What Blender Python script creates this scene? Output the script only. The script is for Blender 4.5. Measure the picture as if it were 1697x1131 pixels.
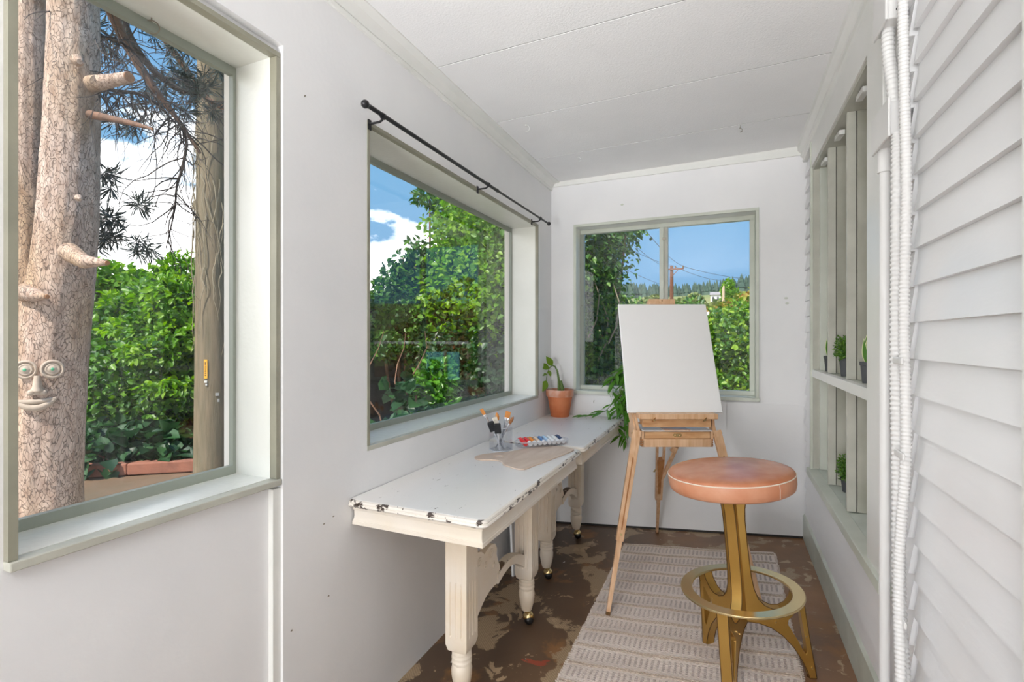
import bpy, bmesh, math, random
import numpy as np
from mathutils import Vector, Matrix, Euler

for _o in list(bpy.data.objects):
    bpy.data.objects.remove(_o)
scn = bpy.context.scene
COL = scn.collection
R = math.radians
rnd = random.Random(7)

# ------------------------------------------------------------------ camera
YAW = 23.5
cam_d = bpy.data.cameras.new('camera')
cam_d.sensor_width = 36.0
cam_d.lens = 36.0 * 819.0 / 1697.0
cam_d.shift_y = -2.5 / 1697.0
cam_d.clip_start = 0.02
cam_d.clip_end = 2000
cam = bpy.data.objects.new('camera', cam_d)
cam.location = (0, 0, 1.25)
cam.rotation_euler = (R(90), 0, R(YAW))
COL.objects.link(cam)
scn.camera = cam

# ------------------------------------------------------------------ exposure
scn.view_settings.view_transform = 'Standard'
scn.view_settings.look = 'None'
scn.view_settings.gamma = 1.0
scn.view_settings.use_curve_mapping = False
scn.view_settings.exposure = 0.47
scn.cycles.max_bounces = 10
scn.cycles.diffuse_bounces = 5
scn.cycles.transparent_max_bounces = 24
scn.cycles.sample_clamp_indirect = 6.0
scn.cycles.use_denoising = True

# ------------------------------------------------------------------ sky
def make_world():
    w = bpy.data.worlds.new('sky')
    scn.world = w
    w.use_nodes = True
    nt = w.node_tree
    nt.nodes.clear()
    N = nt.nodes.new
    L = nt.links.new
    out = N('ShaderNodeOutputWorld')
    bg = N('ShaderNodeBackground')
    bg.inputs[1].default_value = 1.12
    tc = N('ShaderNodeTexCoord')
    sep = N('ShaderNodeSeparateXYZ')
    L(tc.outputs['Generated'], sep.inputs[0])
    ramp = N('ShaderNodeValToRGB')
    e = ramp.color_ramp.elements
    e[0].position = 0.0; e[0].color = (0.42, 0.56, 0.68, 1)
    e[1].position = 1.0; e[1].color = (0.08, 0.22, 0.52, 1)
    m = e.new(0.10); m.color = (0.165, 0.325, 0.52, 1)
    m = e.new(0.30); m.color = (0.15, 0.335, 0.54, 1)
    L(sep.outputs[2], ramp.inputs[0])
    # cloud field: a cumulus bank towards -x, thinning out towards +y
    mp = N('ShaderNodeMapping')
    mp.inputs['Scale'].default_value = (1.0, 1.0, 2.2)
    mp.inputs['Location'].default_value = (0.35, 0.1, 0.22)
    L(tc.outputs['Generated'], mp.inputs[0])
    no = N('ShaderNodeTexNoise')
    no.inputs['Scale'].default_value = 2.6
    no.inputs['Detail'].default_value = 8
    no.inputs['Roughness'].default_value = 0.55
    L(mp.outputs[0], no.inputs['Vector'])
    dp = N('ShaderNodeVectorMath'); dp.operation = 'DOT_PRODUCT'
    dp.inputs[1].default_value = (-0.8, -0.3, -2.2)
    L(tc.outputs['Generated'], dp.inputs[0])
    ad = N('ShaderNodeMath'); ad.operation = 'MULTIPLY_ADD'
    ad.inputs[1].default_value = 0.5
    L(dp.outputs['Value'], ad.inputs[0])
    L(no.outputs[0], ad.inputs[2])
    cr = N('ShaderNodeValToRGB')
    cr.color_ramp.elements[0].position = 0.372
    cr.color_ramp.elements[1].position = 0.435
    L(ad.outputs[0], cr.inputs[0])
    mx = N('ShaderNodeMixRGB')
    mx.inputs[2].default_value = (2.2, 2.2, 2.2, 1)
    L(cr.outputs[0], mx.inputs[0])
    L(ramp.outputs[0], mx.inputs[1])
    L(mx.outputs[0], bg.inputs[0])
    L(bg.outputs[0], out.inputs[0])
make_world()

# ------------------------------------------------------------------ sun and added fill lights
sun_d = bpy.data.lights.new('sun', 'SUN')
sun_d.energy = 4.6
sun_d.angle = R(0.6)
sun_d.color = (1.0, 0.95, 0.86)
sun = bpy.data.objects.new('sun', sun_d)
sun.rotation_euler = Vector((0.05, 0.62, -0.79)).to_track_quat('-Z', 'Y').to_euler()
COL.objects.link(sun)

def area(name, loc, direction, sx, sy, power, color=(1, 1, 1)):
    d = bpy.data.lights.new(name, 'AREA')
    d.shape = 'RECTANGLE'; d.size = sx; d.size_y = sy
    d.energy = power; d.color = color
    o = bpy.data.objects.new(name, d)
    o.location = loc
    o.rotation_euler = Vector(direction).to_track_quat('-Z', 'Y').to_euler()
    COL.objects.link(o)
    return o
# three unseen fill lights behind the camera, added to brighten the interior
a_ = area('ceiling_fill', (-0.36, -2.60, 0.95), (0.0, 0.87, 0.49), 1.2, 0.9, 14.5, (0.99, 0.99, 1.0))
a_.data.spread = R(44)
a_ = area('rear_fill', (-0.74, -2.75, 1.05), (0.05, 1.0, 0.03), 0.90, 1.4, 31, (0.99, 0.99, 1.0))
a_.data.spread = R(140)
a_ = area('overhead_fill', (-0.36, -0.60, 2.30), (0, 0.55, -1), 1.0, 1.2, 7, (0.98, 0.985, 1.0))
a_.data.spread = R(104)

# ------------------------------------------------------------------ pixel -> place helpers (metres, real depth)
_s, _c = math.sin(R(YAW)), math.cos(R(YAW))
def pd(u, v, D):
    a = (u - 848.5) / 819.0; b = (563.0 - v) / 819.0
    return Vector(((-_s + a * _c) * D, (_c + a * _s) * D, 1.25 + b * D))
def zf(x):
    return -0.022 + 0.0888 * (x + 1.12)     # the porch floor falls away from the house
SLOPE = math.atan(0.0888)
XL, XR, YB, ZC = -1.12, 0.412, 3.26, 2.335

# ------------------------------------------------------------------ materials
MAT = {}
def _nodes(name):
    m = bpy.data.materials.new(name)
    m.use_nodes = True
    nt = m.node_tree
    b = nt.nodes['Principled BSDF']
    MAT[name] = m
    return m, nt, b, nt.nodes.new, nt.links.new

def mat(name, col, rough=0.5, metal=0.0, spec=0.5, var=None, bump=None, stretch=(1, 1, 1), flecks=None):
    """var=(scale, colour2, amount)  bump=(scale, strength)  flecks=(scale, threshold, colour)"""
    m, nt, b, N, L = _nodes(name)
    b.inputs['Base Color'].default_value = (*col, 1)
    b.inputs['Roughness'].default_value = rough
    b.inputs['Metallic'].default_value = metal
    b.inputs['Specular IOR Level'].default_value = spec
    tc = N('ShaderNodeTexCoord')
    mp = N('ShaderNodeMapping')
    mp.inputs['Scale'].default_value = stretch
    L(tc.outputs['Object'], mp.inputs[0])
    last = None
    if var:
        n = N('ShaderNodeTexNoise'); n.inputs['Scale'].default_value = var[0]; n.inputs['Detail'].default_value = 5
        L(mp.outputs[0], n.inputs['Vector'])
        cr = N('ShaderNodeValToRGB')
        cr.color_ramp.elements[0].position = 0.5 - 0.5 * (1 - var[2] * 0.6)
        cr.color_ramp.elements[0].position = 0.35; cr.color_ramp.elements[1].position = 0.68
        cr.color_ramp.elements[0].color = (*col, 1)
        c2 = [col[i] + (var[1][i] - col[i]) * var[2] for i in range(3)]
        cr.color_ramp.elements[1].color = (*c2, 1)
        L(n.outputs[0], cr.inputs[0])
        last = cr.outputs[0]
    if flecks:
        n = N('ShaderNodeTexNoise'); n.inputs['Scale'].default_value = flecks[0]; n.inputs['Detail'].default_value = 6
        n.inputs['Roughness'].default_value = 0.65
        L(mp.outputs[0], n.inputs['Vector'])
        cr = N('ShaderNodeValToRGB')
        cr.color_ramp.elements[0].position = flecks[1]; cr.color_ramp.elements[1].position = flecks[1] + 0.025
        L(n.outputs[0], cr.inputs[0])
        mx = N('ShaderNodeMixRGB'); mx.inputs[2].default_value = (*flecks[2], 1)
        mx.inputs[1].default_value = (*col, 1)
        L(cr.outputs[0], mx.inputs[0])
        if last: L(last, mx.inputs[1])
        last = mx.outputs[0]
    if last: L(last, b.inputs['Base Color'])
    if bump:
        n = N('ShaderNodeTexNoise'); n.inputs['Scale'].default_value = bump[0]; n.inputs['Detail'].default_value = 5
        L(mp.outputs[0], n.inputs['Vector'])
        bp = N('ShaderNodeBump'); bp.inputs['Strength'].default_value = bump[1]; bp.inputs['Distance'].default_value = 0.004
        L(n.outputs[0], bp.inputs['Height'])
        L(bp.outputs[0], b.inputs['Normal'])
    return m

def wood(name, c1, c2, rough=0.45, scale=14.0, stretch=(1, 1, 0.08), bump=0.1):
    m, nt, b, N, L = _nodes(name)
    tc = N('ShaderNodeTexCoord'); mp = N('ShaderNodeMapping')
    mp.inputs['Scale'].default_value = stretch
    L(tc.outputs['Object'], mp.inputs[0])
    n = N('ShaderNodeTexNoise'); n.inputs['Scale'].default_value = scale * 3; n.inputs['Detail'].default_value = 6
    n.inputs['Distortion'].default_value = 0.8
    L(mp.outputs[0], n.inputs['Vector'])
    cr = N('ShaderNodeValToRGB')
    cr.color_ramp.elements[0].position = 0.32; cr.color_ramp.elements[0].color = (*c1, 1)
    cr.color_ramp.elements[1].position = 0.68; cr.color_ramp.elements[1].color = (*c2, 1)
    L(n.outputs[0], cr.inputs[0]); L(cr.outputs[0], b.inputs['Base Color'])
    bp = N('ShaderNodeBump'); bp.inputs['Strength'].default_value = bump; bp.inputs['Distance'].default_value = 0.002
    L(n.outputs[0], bp.inputs['Height']); L(bp.outputs[0], b.inputs['Normal'])
    b.inputs['Roughness'].default_value = rough
    return m

def pane(name, tint=(1, 1, 1), f0=0.04, rough=0.0):
    """thin clear sheet: transmits straight through and mirrors by Fresnel reflectance"""
    m = bpy.data.materials.new(name); m.use_nodes = True
    nt = m.node_tree; nt.nodes.clear(); N = nt.nodes.new; L = nt.links.new
    out = N('ShaderNodeOutputMaterial'); tr = N('ShaderNodeBsdfTransparent'); tr.inputs[0].default_value = (*tint, 1)
    gl = N('ShaderNodeBsdfGlossy'); gl.inputs['Roughness'].default_value = rough
    ge = N('ShaderNodeNewGeometry')
    dp = N('ShaderNodeVectorMath'); dp.operation = 'DOT_PRODUCT'
    L(ge.outputs['Incoming'], dp.inputs[0]); L(ge.outputs['Normal'], dp.inputs[1])
    ab = N('ShaderNodeMath'); ab.operation = 'ABSOLUTE'; L(dp.outputs['Value'], ab.inputs[0])
    om = N('ShaderNodeMath'); om.operation = 'SUBTRACT'; om.inputs[0].default_value = 1; L(ab.outputs[0], om.inputs[1])
    pw = N('ShaderNodeMath'); pw.operation = 'POWER'; pw.inputs[1].default_value = 5; L(om.outputs[0], pw.inputs[0])
    ma = N('ShaderNodeMath'); ma.operation = 'MULTIPLY_ADD'; ma.inputs[1].default_value = 1 - f0; ma.inputs[2].default_value = f0
    L(pw.outputs[0], ma.inputs[0])
    mx = N('ShaderNodeMixShader'); L(ma.outputs[0], mx.inputs[0]); L(tr.outputs[0], mx.inputs[1]); L(gl.outputs[0], mx.inputs[2])
    L(mx.outputs[0], out.inputs[0])
    MAT[name] = m
    return m

def leafmat(name, cols, trans=0.35, rough=0.42):
    m = bpy.data.materials.new(name); m.use_nodes = True
    nt = m.node_tree; b = nt.nodes['Principled BSDF']; N = nt.nodes.new; L = nt.links.new
    ge = N('ShaderNodeNewGeometry'); cr = N('ShaderNodeValToRGB')
    els = cr.color_ramp.elements
    els[0].color = (*cols[0], 1); els[1].color = (*cols[-1], 1)
    for i, c in enumerate(cols[1:-1]):
        e = els.new((i + 1) / (len(cols) - 1)); e.color = (*c, 1)
    L(ge.outputs['Random Per Island'], cr.inputs[0])
    L(cr.outputs[0], b.inputs['Base Color'])
    b.inputs['Roughness'].default_value = rough
    tl = N('ShaderNodeBsdfTranslucent')
    hs = N('ShaderNodeHueSaturation'); hs.inputs['Saturation'].default_value = 1.15; hs.inputs['Value'].default_value = 1.5
    L(cr.outputs[0], hs.inputs['Color']); L(hs.outputs[0], tl.inputs[0])
    mx = N('ShaderNodeMixShader'); mx.inputs[0].default_value = trans
    L(b.outputs[0], mx.inputs[1]); L(tl.outputs[0], mx.inputs[2])
    L(mx.outputs[0], nt.nodes['Material Output'].inputs[0])
    MAT[name] = m
    return m

mat('wall_white', (0.83, 0.83, 0.83), 0.42, var=(3.0, (0.78, 0.785, 0.79), 1.0), bump=(60, 0.12))
mat('ceiling_white', (0.87, 0.87, 0.87), 0.7, var=(5.0, (0.84, 0.84, 0.84), 1.0), bump=(160, 0.35))
mat('board_white', (0.83, 0.83, 0.835), 0.30, var=(4.0, (0.78, 0.785, 0.79), 1.0), bump=(40, 0.25), stretch=(1, 0.25, 1))
mat('trim_white', (0.80, 0.80, 0.77), 0.32, var=(4.0, (0.74, 0.75, 0.71), 1.0), bump=(45, 0.15))
mat('reveal_white', (0.80, 0.81, 0.76), 0.25, var=(4.0, (0.75, 0.76, 0.70), 1.0), bump=(50, 0.2))
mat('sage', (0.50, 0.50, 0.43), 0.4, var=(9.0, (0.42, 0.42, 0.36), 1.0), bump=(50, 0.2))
mat('sage_edge_shaded', (0.30, 0.29, 0.22), 0.4, var=(9.0, (0.24, 0.235, 0.18), 1.0), bump=(50, 0.2), flecks=(30, 0.74, (0.6, 0.58, 0.5)))  # sage edge paint, darkened to hold the shade on the liner edges
mat('sage_pale', (0.62, 0.65, 0.57), 0.38, var=(6.0, (0.54, 0.57, 0.49), 1.0), bump=(50, 0.2))
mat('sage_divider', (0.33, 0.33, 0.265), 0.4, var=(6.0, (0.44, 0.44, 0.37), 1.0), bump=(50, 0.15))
mat('lilac_grey', (0.55, 0.53, 0.54), 0.5, var=(5.0, (0.47, 0.45, 0.46), 1.0))
mat('sage_base', (0.62, 0.67, 0.60), 0.35, var=(7.0, (0.50, 0.54, 0.47), 1.0), bump=(40, 0.2), flecks=(26, 0.70, (0.78, 0.78, 0.76)))
mat('seam_grey', (0.36, 0.36, 0.35), 0.8)
mat('conduit_white', (0.74, 0.735, 0.72), 0.35, bump=(60, 0.1))
mat('gap_dark', (0.03, 0.028, 0.025), 0.8)
mat('hook_metal', (0.30, 0.27, 0.22), 0.4, 0.7)
mat('black_metal', (0.018, 0.018, 0.02), 0.35, 0.3)
mat('table_paint', (0.86, 0.84, 0.81), 0.34, var=(4.0, (0.88, 0.86, 0.84), 1.0), bump=(60, 0.15), flecks=(26, 0.665, (0.15, 0.12, 0.10)), stretch=(2.4, 0.7, 1))
mat('table_edge', (0.78, 0.72, 0.63), 0.4, var=(5.0, (0.84, 0.80, 0.74), 1.0), bump=(60, 0.2), flecks=(26, 0.565, (0.07, 0.05, 0.04)), stretch=(1.2, 0.6, 2.0))
mat('cream_paint', (0.80, 0.68, 0.52), 0.42, var=(5.0, (0.83, 0.76, 0.66), 1.0), bump=(50, 0.15), flecks=(22, 0.76, (0.25, 0.18, 0.12)))
mat('cream_worn', (0.74, 0.66, 0.54), 0.45, flecks=(12, 0.55, (0.16, 0.10, 0.06)))
mat('brass', (0.72, 0.56, 0.28), 0.16, 1.0)
mat('rubber', (0.012, 0.012, 0.012), 0.35)
mat('gold_paint', (0.60, 0.37, 0.10), 0.30, 0.8, var=(6.0, (0.52, 0.31, 0.075), 1.0))
mat('gold_pale', (0.70, 0.55, 0.29), 0.25, 0.9)
mat('bronze_dark', (0.14, 0.07, 0.02), 0.4, 0.5)
mat('steel', (0.75, 0.74, 0.70), 0.22, 1.0)
mat('leather', (0.45, 0.145, 0.060), 0.27, var=(9.0, (0.60, 0.25, 0.13), 1.0), bump=(120, 0.12))
mat('leather_side', (0.56, 0.22, 0.11), 0.42, var=(9.0, (0.66, 0.33, 0.20), 1.0), bump=(120, 0.15))
mat('thread', (0.80, 0.70, 0.58), 0.7)
mat('terracotta', (0.55, 0.13, 0.035), 0.55, var=(9.0, (0.68, 0.24, 0.10), 1.0), bump=(60, 0.15))
mat('terracotta_rim', (0.58, 0.22, 0.11), 0.6, var=(14.0, (0.70, 0.52, 0.44), 1.0), bump=(60, 0.2))
mat('soil', (0.05, 0.03, 0.02), 0.9, bump=(40, 0.8))
mat('pot_grey', (0.055, 0.06, 0.065), 0.5)
mat('canvas_white', (0.85, 0.85, 0.84), 0.75, bump=(400, 0.15))
mat('canvas_back', (0.70, 0.66, 0.58), 0.8, bump=(400, 0.2))
mat('paper', (0.86, 0.85, 0.83), 0.6)
mat('stem_green', (0.10, 0.17, 0.03), 0.5)
mat('stem_tan', (0.28, 0.20, 0.12), 0.7)
mat('brush_silver', (0.75, 0.76, 0.78), 0.2, 1.0)
mat('brush_handle', (0.20, 0.22, 0.26), 0.3, 0.0)
mat('brush_pale', (0.62, 0.64, 0.68), 0.3)
mat('bristle_orange', (0.62, 0.24, 0.05), 0.6, bump=(200, 0.5))
mat('bristle_brown', (0.30, 0.12, 0.04), 0.6, bump=(200, 0.5))
mat('bristle_white', (0.80, 0.73, 0.62), 0.6, bump=(200, 0.5))
mat('foam_black', (0.02, 0.021, 0.024), 0.9, bump=(150, 0.3))
mat('cap_white', (0.84, 0.84, 0.84), 0.3)
mat('cord_black', (0.02, 0.02, 0.02), 0.6)
mat('stone_face', (0.55, 0.45, 0.36), 0.7, var=(20.0, (0.44, 0.35, 0.28), 1.0), bump=(80, 0.3))
mat('gem_green', (0.10, 0.45, 0.25), 0.2)
mat('pole_wood', (0.21, 0.16, 0.10), 0.85, var=(9.0, (0.13, 0.11, 0.065), 1.0), bump=(30, 0.8), stretch=(3, 3, 0.3))
mat('far_pole', (0.15, 0.055, 0.028), 0.8)
mat('tag_orange', (0.80, 0.40, 0.02), 0.5)
mat('tag_metal', (0.75, 0.75, 0.75), 0.3, 0.6)
mat('vine_tan', (0.30, 0.25, 0.17), 0.8)
mat('branch_bark', (0.13, 0.075, 0.05), 0.85, var=(14.0, (0.26, 0.14, 0.09), 1.0), bump=(40, 0.6))
mat('twig_dark', (0.06, 0.045, 0.04), 0.85)
mat('cut_wood', (0.50, 0.24, 0.11), 0.7, var=(25.0, (0.34, 0.14, 0.06), 1.0), bump=(60, 0.4))
mat('needle', (0.05, 0.08, 0.075), 0.6)
mat('shed_board', (0.035, 0.030, 0.028), 0.7, var=(10.0, (0.06, 0.05, 0.045), 1.0), bump=(30, 0.4), stretch=(1, 0.2, 2))
mat('turquoise', (0.22, 0.62, 0.68), 0.5)
mat('weathered', (0.42, 0.32, 0.22), 0.8, bump=(40, 0.4))
mat('bulb_amber', (0.60, 0.22, 0.06), 0.2)
mat('edging_red', (0.34, 0.14, 0.09), 0.85, var=(9.0, (0.22, 0.09, 0.06), 1.0), bump=(30, 0.6))
mat('gravel', (0.55, 0.52, 0.47), 0.95, var=(25.0, (0.42, 0.40, 0.36), 1.0), bump=(60, 0.8))
mat('ground_soil', (0.20, 0.12, 0.07), 0.95, var=(2.0, (0.13, 0.09, 0.05), 1.0), bump=(12, 0.8))
mat('meadow', (0.20, 0.24, 0.07), 0.95, var=(0.08, (0.28, 0.26, 0.10), 1.0))
mat('house_white', (0.80, 0.79, 0.76), 0.7)
mat('house_roof', (0.30, 0.28, 0.28), 0.8)
mat('roof_outer', (0.35, 0.34, 0.33), 0.8)
mat('window_dark', (0.03, 0.035, 0.04), 0.2)
mat('sage_sash', (0.30, 0.33, 0.28), 0.4, flecks=(22, 0.68, (0.12, 0.08, 0.05)), bump=(50, 0.2))
mat('ext_white', (0.80, 0.77, 0.72), 0.6, flecks=(14, 0.70, (0.30, 0.20, 0.12)))
pane('glass'); pane('acrylic', (0.965, 0.97, 0.98), 0.06, 0.02)
wood('easel_wood', (0.58, 0.33, 0.17), (0.74, 0.50, 0.31), 0.38)
wood('easel_grain', (0.50, 0.25, 0.10), (0.70, 0.43, 0.23), 0.38, 9, (0.25, 1, 1))
wood('easel_dark', (0.33, 0.13, 0.035), (0.44, 0.20, 0.07), 0.4)
wood('palette_wood', (0.62, 0.47, 0.36), (0.72, 0.58, 0.47), 0.45, 12, (0.6, 0.12, 1))
leafmat('leaf_bush', [(0.02, 0.075, 0.018), (0.045, 0.14, 0.02), (0.10, 0.25, 0.025), (0.18, 0.36, 0.03)])
leafmat('leaf_ivy', [(0.022, 0.075, 0.025), (0.045, 0.13, 0.032), (0.08, 0.20, 0.035), (0.14, 0.29, 0.04)])
leafmat('leaf_dark', [(0.012, 0.045, 0.02), (0.025, 0.08, 0.03), (0.04, 0.12, 0.035)], 0.25)
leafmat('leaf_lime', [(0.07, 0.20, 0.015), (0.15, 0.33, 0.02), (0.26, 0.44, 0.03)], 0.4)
leafmat('leaf_hedge', [(0.03, 0.10, 0.015), (0.07, 0.19, 0.02), (0.17, 0.34, 0.025), (0.32, 0.46, 0.04)], 0.35)
leafmat('leaf_gold', [(0.10, 0.20, 0.02), (0.30, 0.36, 0.04), (0.46, 0.40, 0.08), (0.42, 0.20, 0.06)], 0.35)
leafmat('leaf_rust', [(0.30, 0.15, 0.06), (0.40, 0.22, 0.10), (0.22, 0.24, 0.05), (0.42, 0.34, 0.10)], 0.3)
leafmat('blossom', [(0.60, 0.36, 0.30), (0.75, 0.52, 0.44)], 0.3)
leafmat('leaf_far', [(0.10, 0.16, 0.05), (0.19, 0.25, 0.07), (0.28, 0.30, 0.10)], 0.2)
leafmat('leaf_conifer', [(0.035, 0.075, 0.06), (0.05, 0.095, 0.07), (0.07, 0.115, 0.08)], 0.05, 0.8)  # distance haze is mixed into this blue-green
leafmat('leaf_house', [(0.035, 0.13, 0.012), (0.07, 0.22, 0.018), (0.13, 0.32, 0.03)], 0.25, 0.3)
leafmat('leaf_olive', [(0.09, 0.18, 0.015), (0.14, 0.25, 0.02), (0.20, 0.30, 0.03)], 0.25, 0.3)
leafmat('leaf_fern', [(0.04, 0.13, 0.015), (0.08, 0.20, 0.02), (0.14, 0.28, 0.03)], 0.25)
leafmat('leaf_edge', [(0.72, 0.74, 0.42), (0.78, 0.80, 0.50)], 0.2)

def floor_material():
    m, nt, b, N, L = _nodes('floor_worn')
    tc = N('ShaderNodeTexCoord')
    def noise(scale, detail=5, rough=0.55, dist=0.0, off=(0, 0, 0)):
        mp = N('ShaderNodeMapping'); mp.inputs['Location'].default_value = off
        L(tc.outputs['Object'], mp.inputs[0])
        n = N('ShaderNodeTexNoise'); n.inputs['Scale'].default_value = scale; n.inputs['Detail'].default_value = detail
        n.inputs['Roughness'].default_value = rough; n.inputs['Distortion'].default_value = dist
        L(mp.outputs[0], n.inputs['Vector'])
        return n.outputs[0]
    def step(x, a, w):
        r = N('ShaderNodeValToRGB'); r.color_ramp.elements[0].position = a; r.color_ramp.elements[1].position = a + w
        L(x, r.inputs[0]); return r.outputs[0]
    def mix(f, a, c):
        x = N('ShaderNodeMixRGB')
        L(f, x.inputs[0])
        if isinstance(a, tuple): x.inputs[1].default_value = (*a, 1)
        else: L(a, x.inputs[1])
        if isinstance(c, tuple): x.inputs[2].default_value = (*c, 1)
        else: L(c, x.inputs[2])
        return x.outputs[0]
    def math2(op, a, c):
        x = N('ShaderNodeMath'); x.operation = op
        for i, k in enumerate((a, c)):
            if isinstance(k, (int, float)): x.inputs[i].default_value = k
            else: L(k, x.inputs[i])
        return x.outputs[0]
    sep = N('ShaderNodeSeparateXYZ'); L(tc.outputs['Object'], sep.inputs[0])
    base = mix(noise(3.0), (0.080, 0.050, 0.031), (0.135, 0.083, 0.050))
    # towards the house the dark coating has worn to warm brown
    rx = N('ShaderNodeMapRange'); rx.inputs[1].default_value = -0.85; rx.inputs[2].default_value = 0.0
    L(sep.outputs[0], rx.inputs[0])
    warm = mix(noise(7.0, 6, 0.65), (0.24, 0.105, 0.045), (0.36, 0.20, 0.10))
    wmask = math2('MULTIPLY', rx.outputs[0], step(noise(2.2, 4), 0.25, 0.4))
    base = mix(wmask, base, warm)
    rust = step(noise(4.5, 5, 0.6, 0.3, (3.1, 1.2, 0)), 0.56, 0.10)
    base = mix(rust, base, (0.27, 0.13, 0.048))
    # tan worn patches with the woven backing showing
    wv = N('ShaderNodeTexChecker'); wv.inputs['Scale'].default_value = 170
    L(tc.outputs['Object'], wv.inputs[0])
    tan = mix(wv.outputs[1], (0.44, 0.325, 0.20), (0.30, 0.21, 0.125))
    p = math2('ADD', noise(4.2, 6, 0.6, 0.5, (0.4, 5.0, 0)), math2('MULTIPLY', noise(15, 4), 0.12))
    base = mix(step(p, 0.60, 0.02), base, tan)
    p2 = noise(9.0, 5, 0.6, 0.6, (7.4, 2.0, 0))
    base = mix(step(p2, 0.615, 0.02), base, (0.46, 0.33, 0.20))
    red = step(noise(6.5, 5, 0.6, 0.5, (1.7, 8.3, 0)), 0.665, 0.015)
    base = mix(red, base, (0.33, 0.06, 0.03))
    chip = step(noise(34, 2, 0.5, 0.0, (2.0, 0.3, 0)), 0.775, 0.01)
    base = mix(chip, base, (0.70, 0.68, 0.64))
    L(base, b.inputs['Base Color'])
    b.inputs['Roughness'].default_value = 0.42
    bp = N('ShaderNodeBump'); bp.inputs['Strength'].default_value = 0.35; bp.inputs['Distance'].default_value = 0.004
    L(p, bp.inputs['Height']); L(bp.outputs[0], b.inputs['Normal'])
floor_material()

def bark_material():
    m, nt, b, N, L = _nodes('bark')
    tc = N('ShaderNodeTexCoord'); mp = N('ShaderNodeMapping'); mp.inputs['Scale'].default_value = (1, 1, 0.42)
    L(tc.outputs['Object'], mp.inputs[0])
    nz = N('ShaderNodeTexNoise'); nz.inputs['Scale'].default_value = 9; nz.inputs['Detail'].default_value = 6
    L(mp.outputs[0], nz.inputs['Vector'])
    va = N('ShaderNodeVectorMath'); va.operation = 'MULTIPLY_ADD'
    va.inputs[1].default_value = (0.13, 0.13, 0.13)
    L(nz.outputs['Color'], va.inputs[0]); L(mp.outputs[0], va.inputs[2])
    vo = N('ShaderNodeTexVoronoi'); vo.feature = 'DISTANCE_TO_EDGE'; vo.inputs['Scale'].default_value = 66
    L(va.outputs[0], vo.inputs['Vector'])
    cr = N('ShaderNodeValToRGB'); cr.color_ramp.elements[0].position = 0.0; cr.color_ramp.elements[1].position = 0.05
    L(vo.outputs['Distance'], cr.inputs[0])
    n2 = N('ShaderNodeTexNoise'); n2.inputs['Scale'].default_value = 30; n2.inputs['Detail'].default_value = 6
    L(mp.outputs[0], n2.inputs['Vector'])
    c2 = N('ShaderNodeValToRGB')
    c2.color_ramp.elements[0].position = 0.3; c2.color_ramp.elements[0].color = (0.40, 0.27, 0.205, 1)
    c2.color_ramp.elements[1].position = 0.7; c2.color_ramp.elements[1].color = (0.70, 0.54, 0.45, 1)
    L(n2.outputs[0], c2.inputs[0])
    n3 = N('ShaderNodeTexNoise'); n3.inputs['Scale'].default_value = 2.5
    L(mp.outputs[0], n3.inputs['Vector'])
    mx3 = N('ShaderNodeMixRGB'); mx3.blend_type = 'MULTIPLY'; mx3.inputs[2].default_value = (0.85, 0.78, 0.62, 1)
    c3 = N('ShaderNodeValToRGB'); c3.color_ramp.elements[0].position = 0.48; c3.color_ramp.elements[1].position = 0.62
    L(n3.outputs[0], c3.inputs[0]); L(c3.outputs[0], mx3.inputs[0]); L(c2.outputs[0], mx3.inputs[1])
    mx = N('ShaderNodeMixRGB'); mx.inputs[1].default_value = (0.34, 0.235, 0.18, 1)
    L(cr.outputs[0], mx.inputs[0]); L(mx3.outputs[0], mx.inputs[2])
    L(mx.outputs[0], b.inputs['Base Color']); b.inputs['Roughness'].default_value = 0.9
    ad = N('ShaderNodeMath'); ad.operation = 'MULTIPLY_ADD'; ad.inputs[1].default_value = 0.5
    L(n2.outputs[0], ad.inputs[0]); L(cr.outputs[0], ad.inputs[2])
    bp = N('ShaderNodeBump'); bp.inputs['Strength'].default_value = 0.9; bp.inputs['Distance'].default_value = 0.012
    L(ad.outputs[0], bp.inputs['Height']); L(bp.outputs[0], b.inputs['Normal'])
bark_material()

def rug_material():
    m, nt, b, N, L = _nodes('rug_weave')
    tc = N('ShaderNodeTexCoord')
    w = N('ShaderNodeTexWave'); w.inputs['Scale'].default_value = 55; w.bands_direction = 'Y'
    w.inputs['Distortion'].default_value = 1.5; w.inputs['Detail'].default_value = 2
    L(tc.outputs['Object'], w.inputs['Vector'])
    n = N('ShaderNodeTexNoise'); n.inputs['Scale'].default_value = 90
    L(tc.outputs['Object'], n.inputs['Vector'])
    cr = N('ShaderNodeValToRGB')
    cr.color_ramp.elements[0].color = (0.84, 0.74, 0.67, 1); cr.color_ramp.elements[1].color = (0.92, 0.83, 0.77, 1)
    cr.color_ramp.elements[0].position = 0.3; cr.color_ramp.elements[1].position = 0.7
    L(n.outputs[0], cr.inputs[0]); L(cr.outputs[0], b.inputs['Base Color'])
    b.inputs['Roughness'].default_value = 0.95; b.inputs['Specular IOR Level'].default_value = 0.1
    bp = N('ShaderNodeBump'); bp.inputs['Strength'].default_value = 0.6; bp.inputs['Distance'].default_value = 0.004
    L(w.outputs[1], bp.inputs['Height']); L(bp.outputs[0], b.inputs['Normal'])
rug_material()
mat('rug_tuft', (0.50, 0.42, 0.385), 0.95, spec=0.1, var=(160, (0.66, 0.58, 0.54), 1.0), bump=(220, 0.8))
mat('rug_braid', (0.40, 0.32, 0.25), 0.95, spec=0.1, var=(120, (0.62, 0.53, 0.45), 1.0))
mat('rug_fringe', (0.72, 0.63, 0.56), 0.95, spec=0.1)
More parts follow.
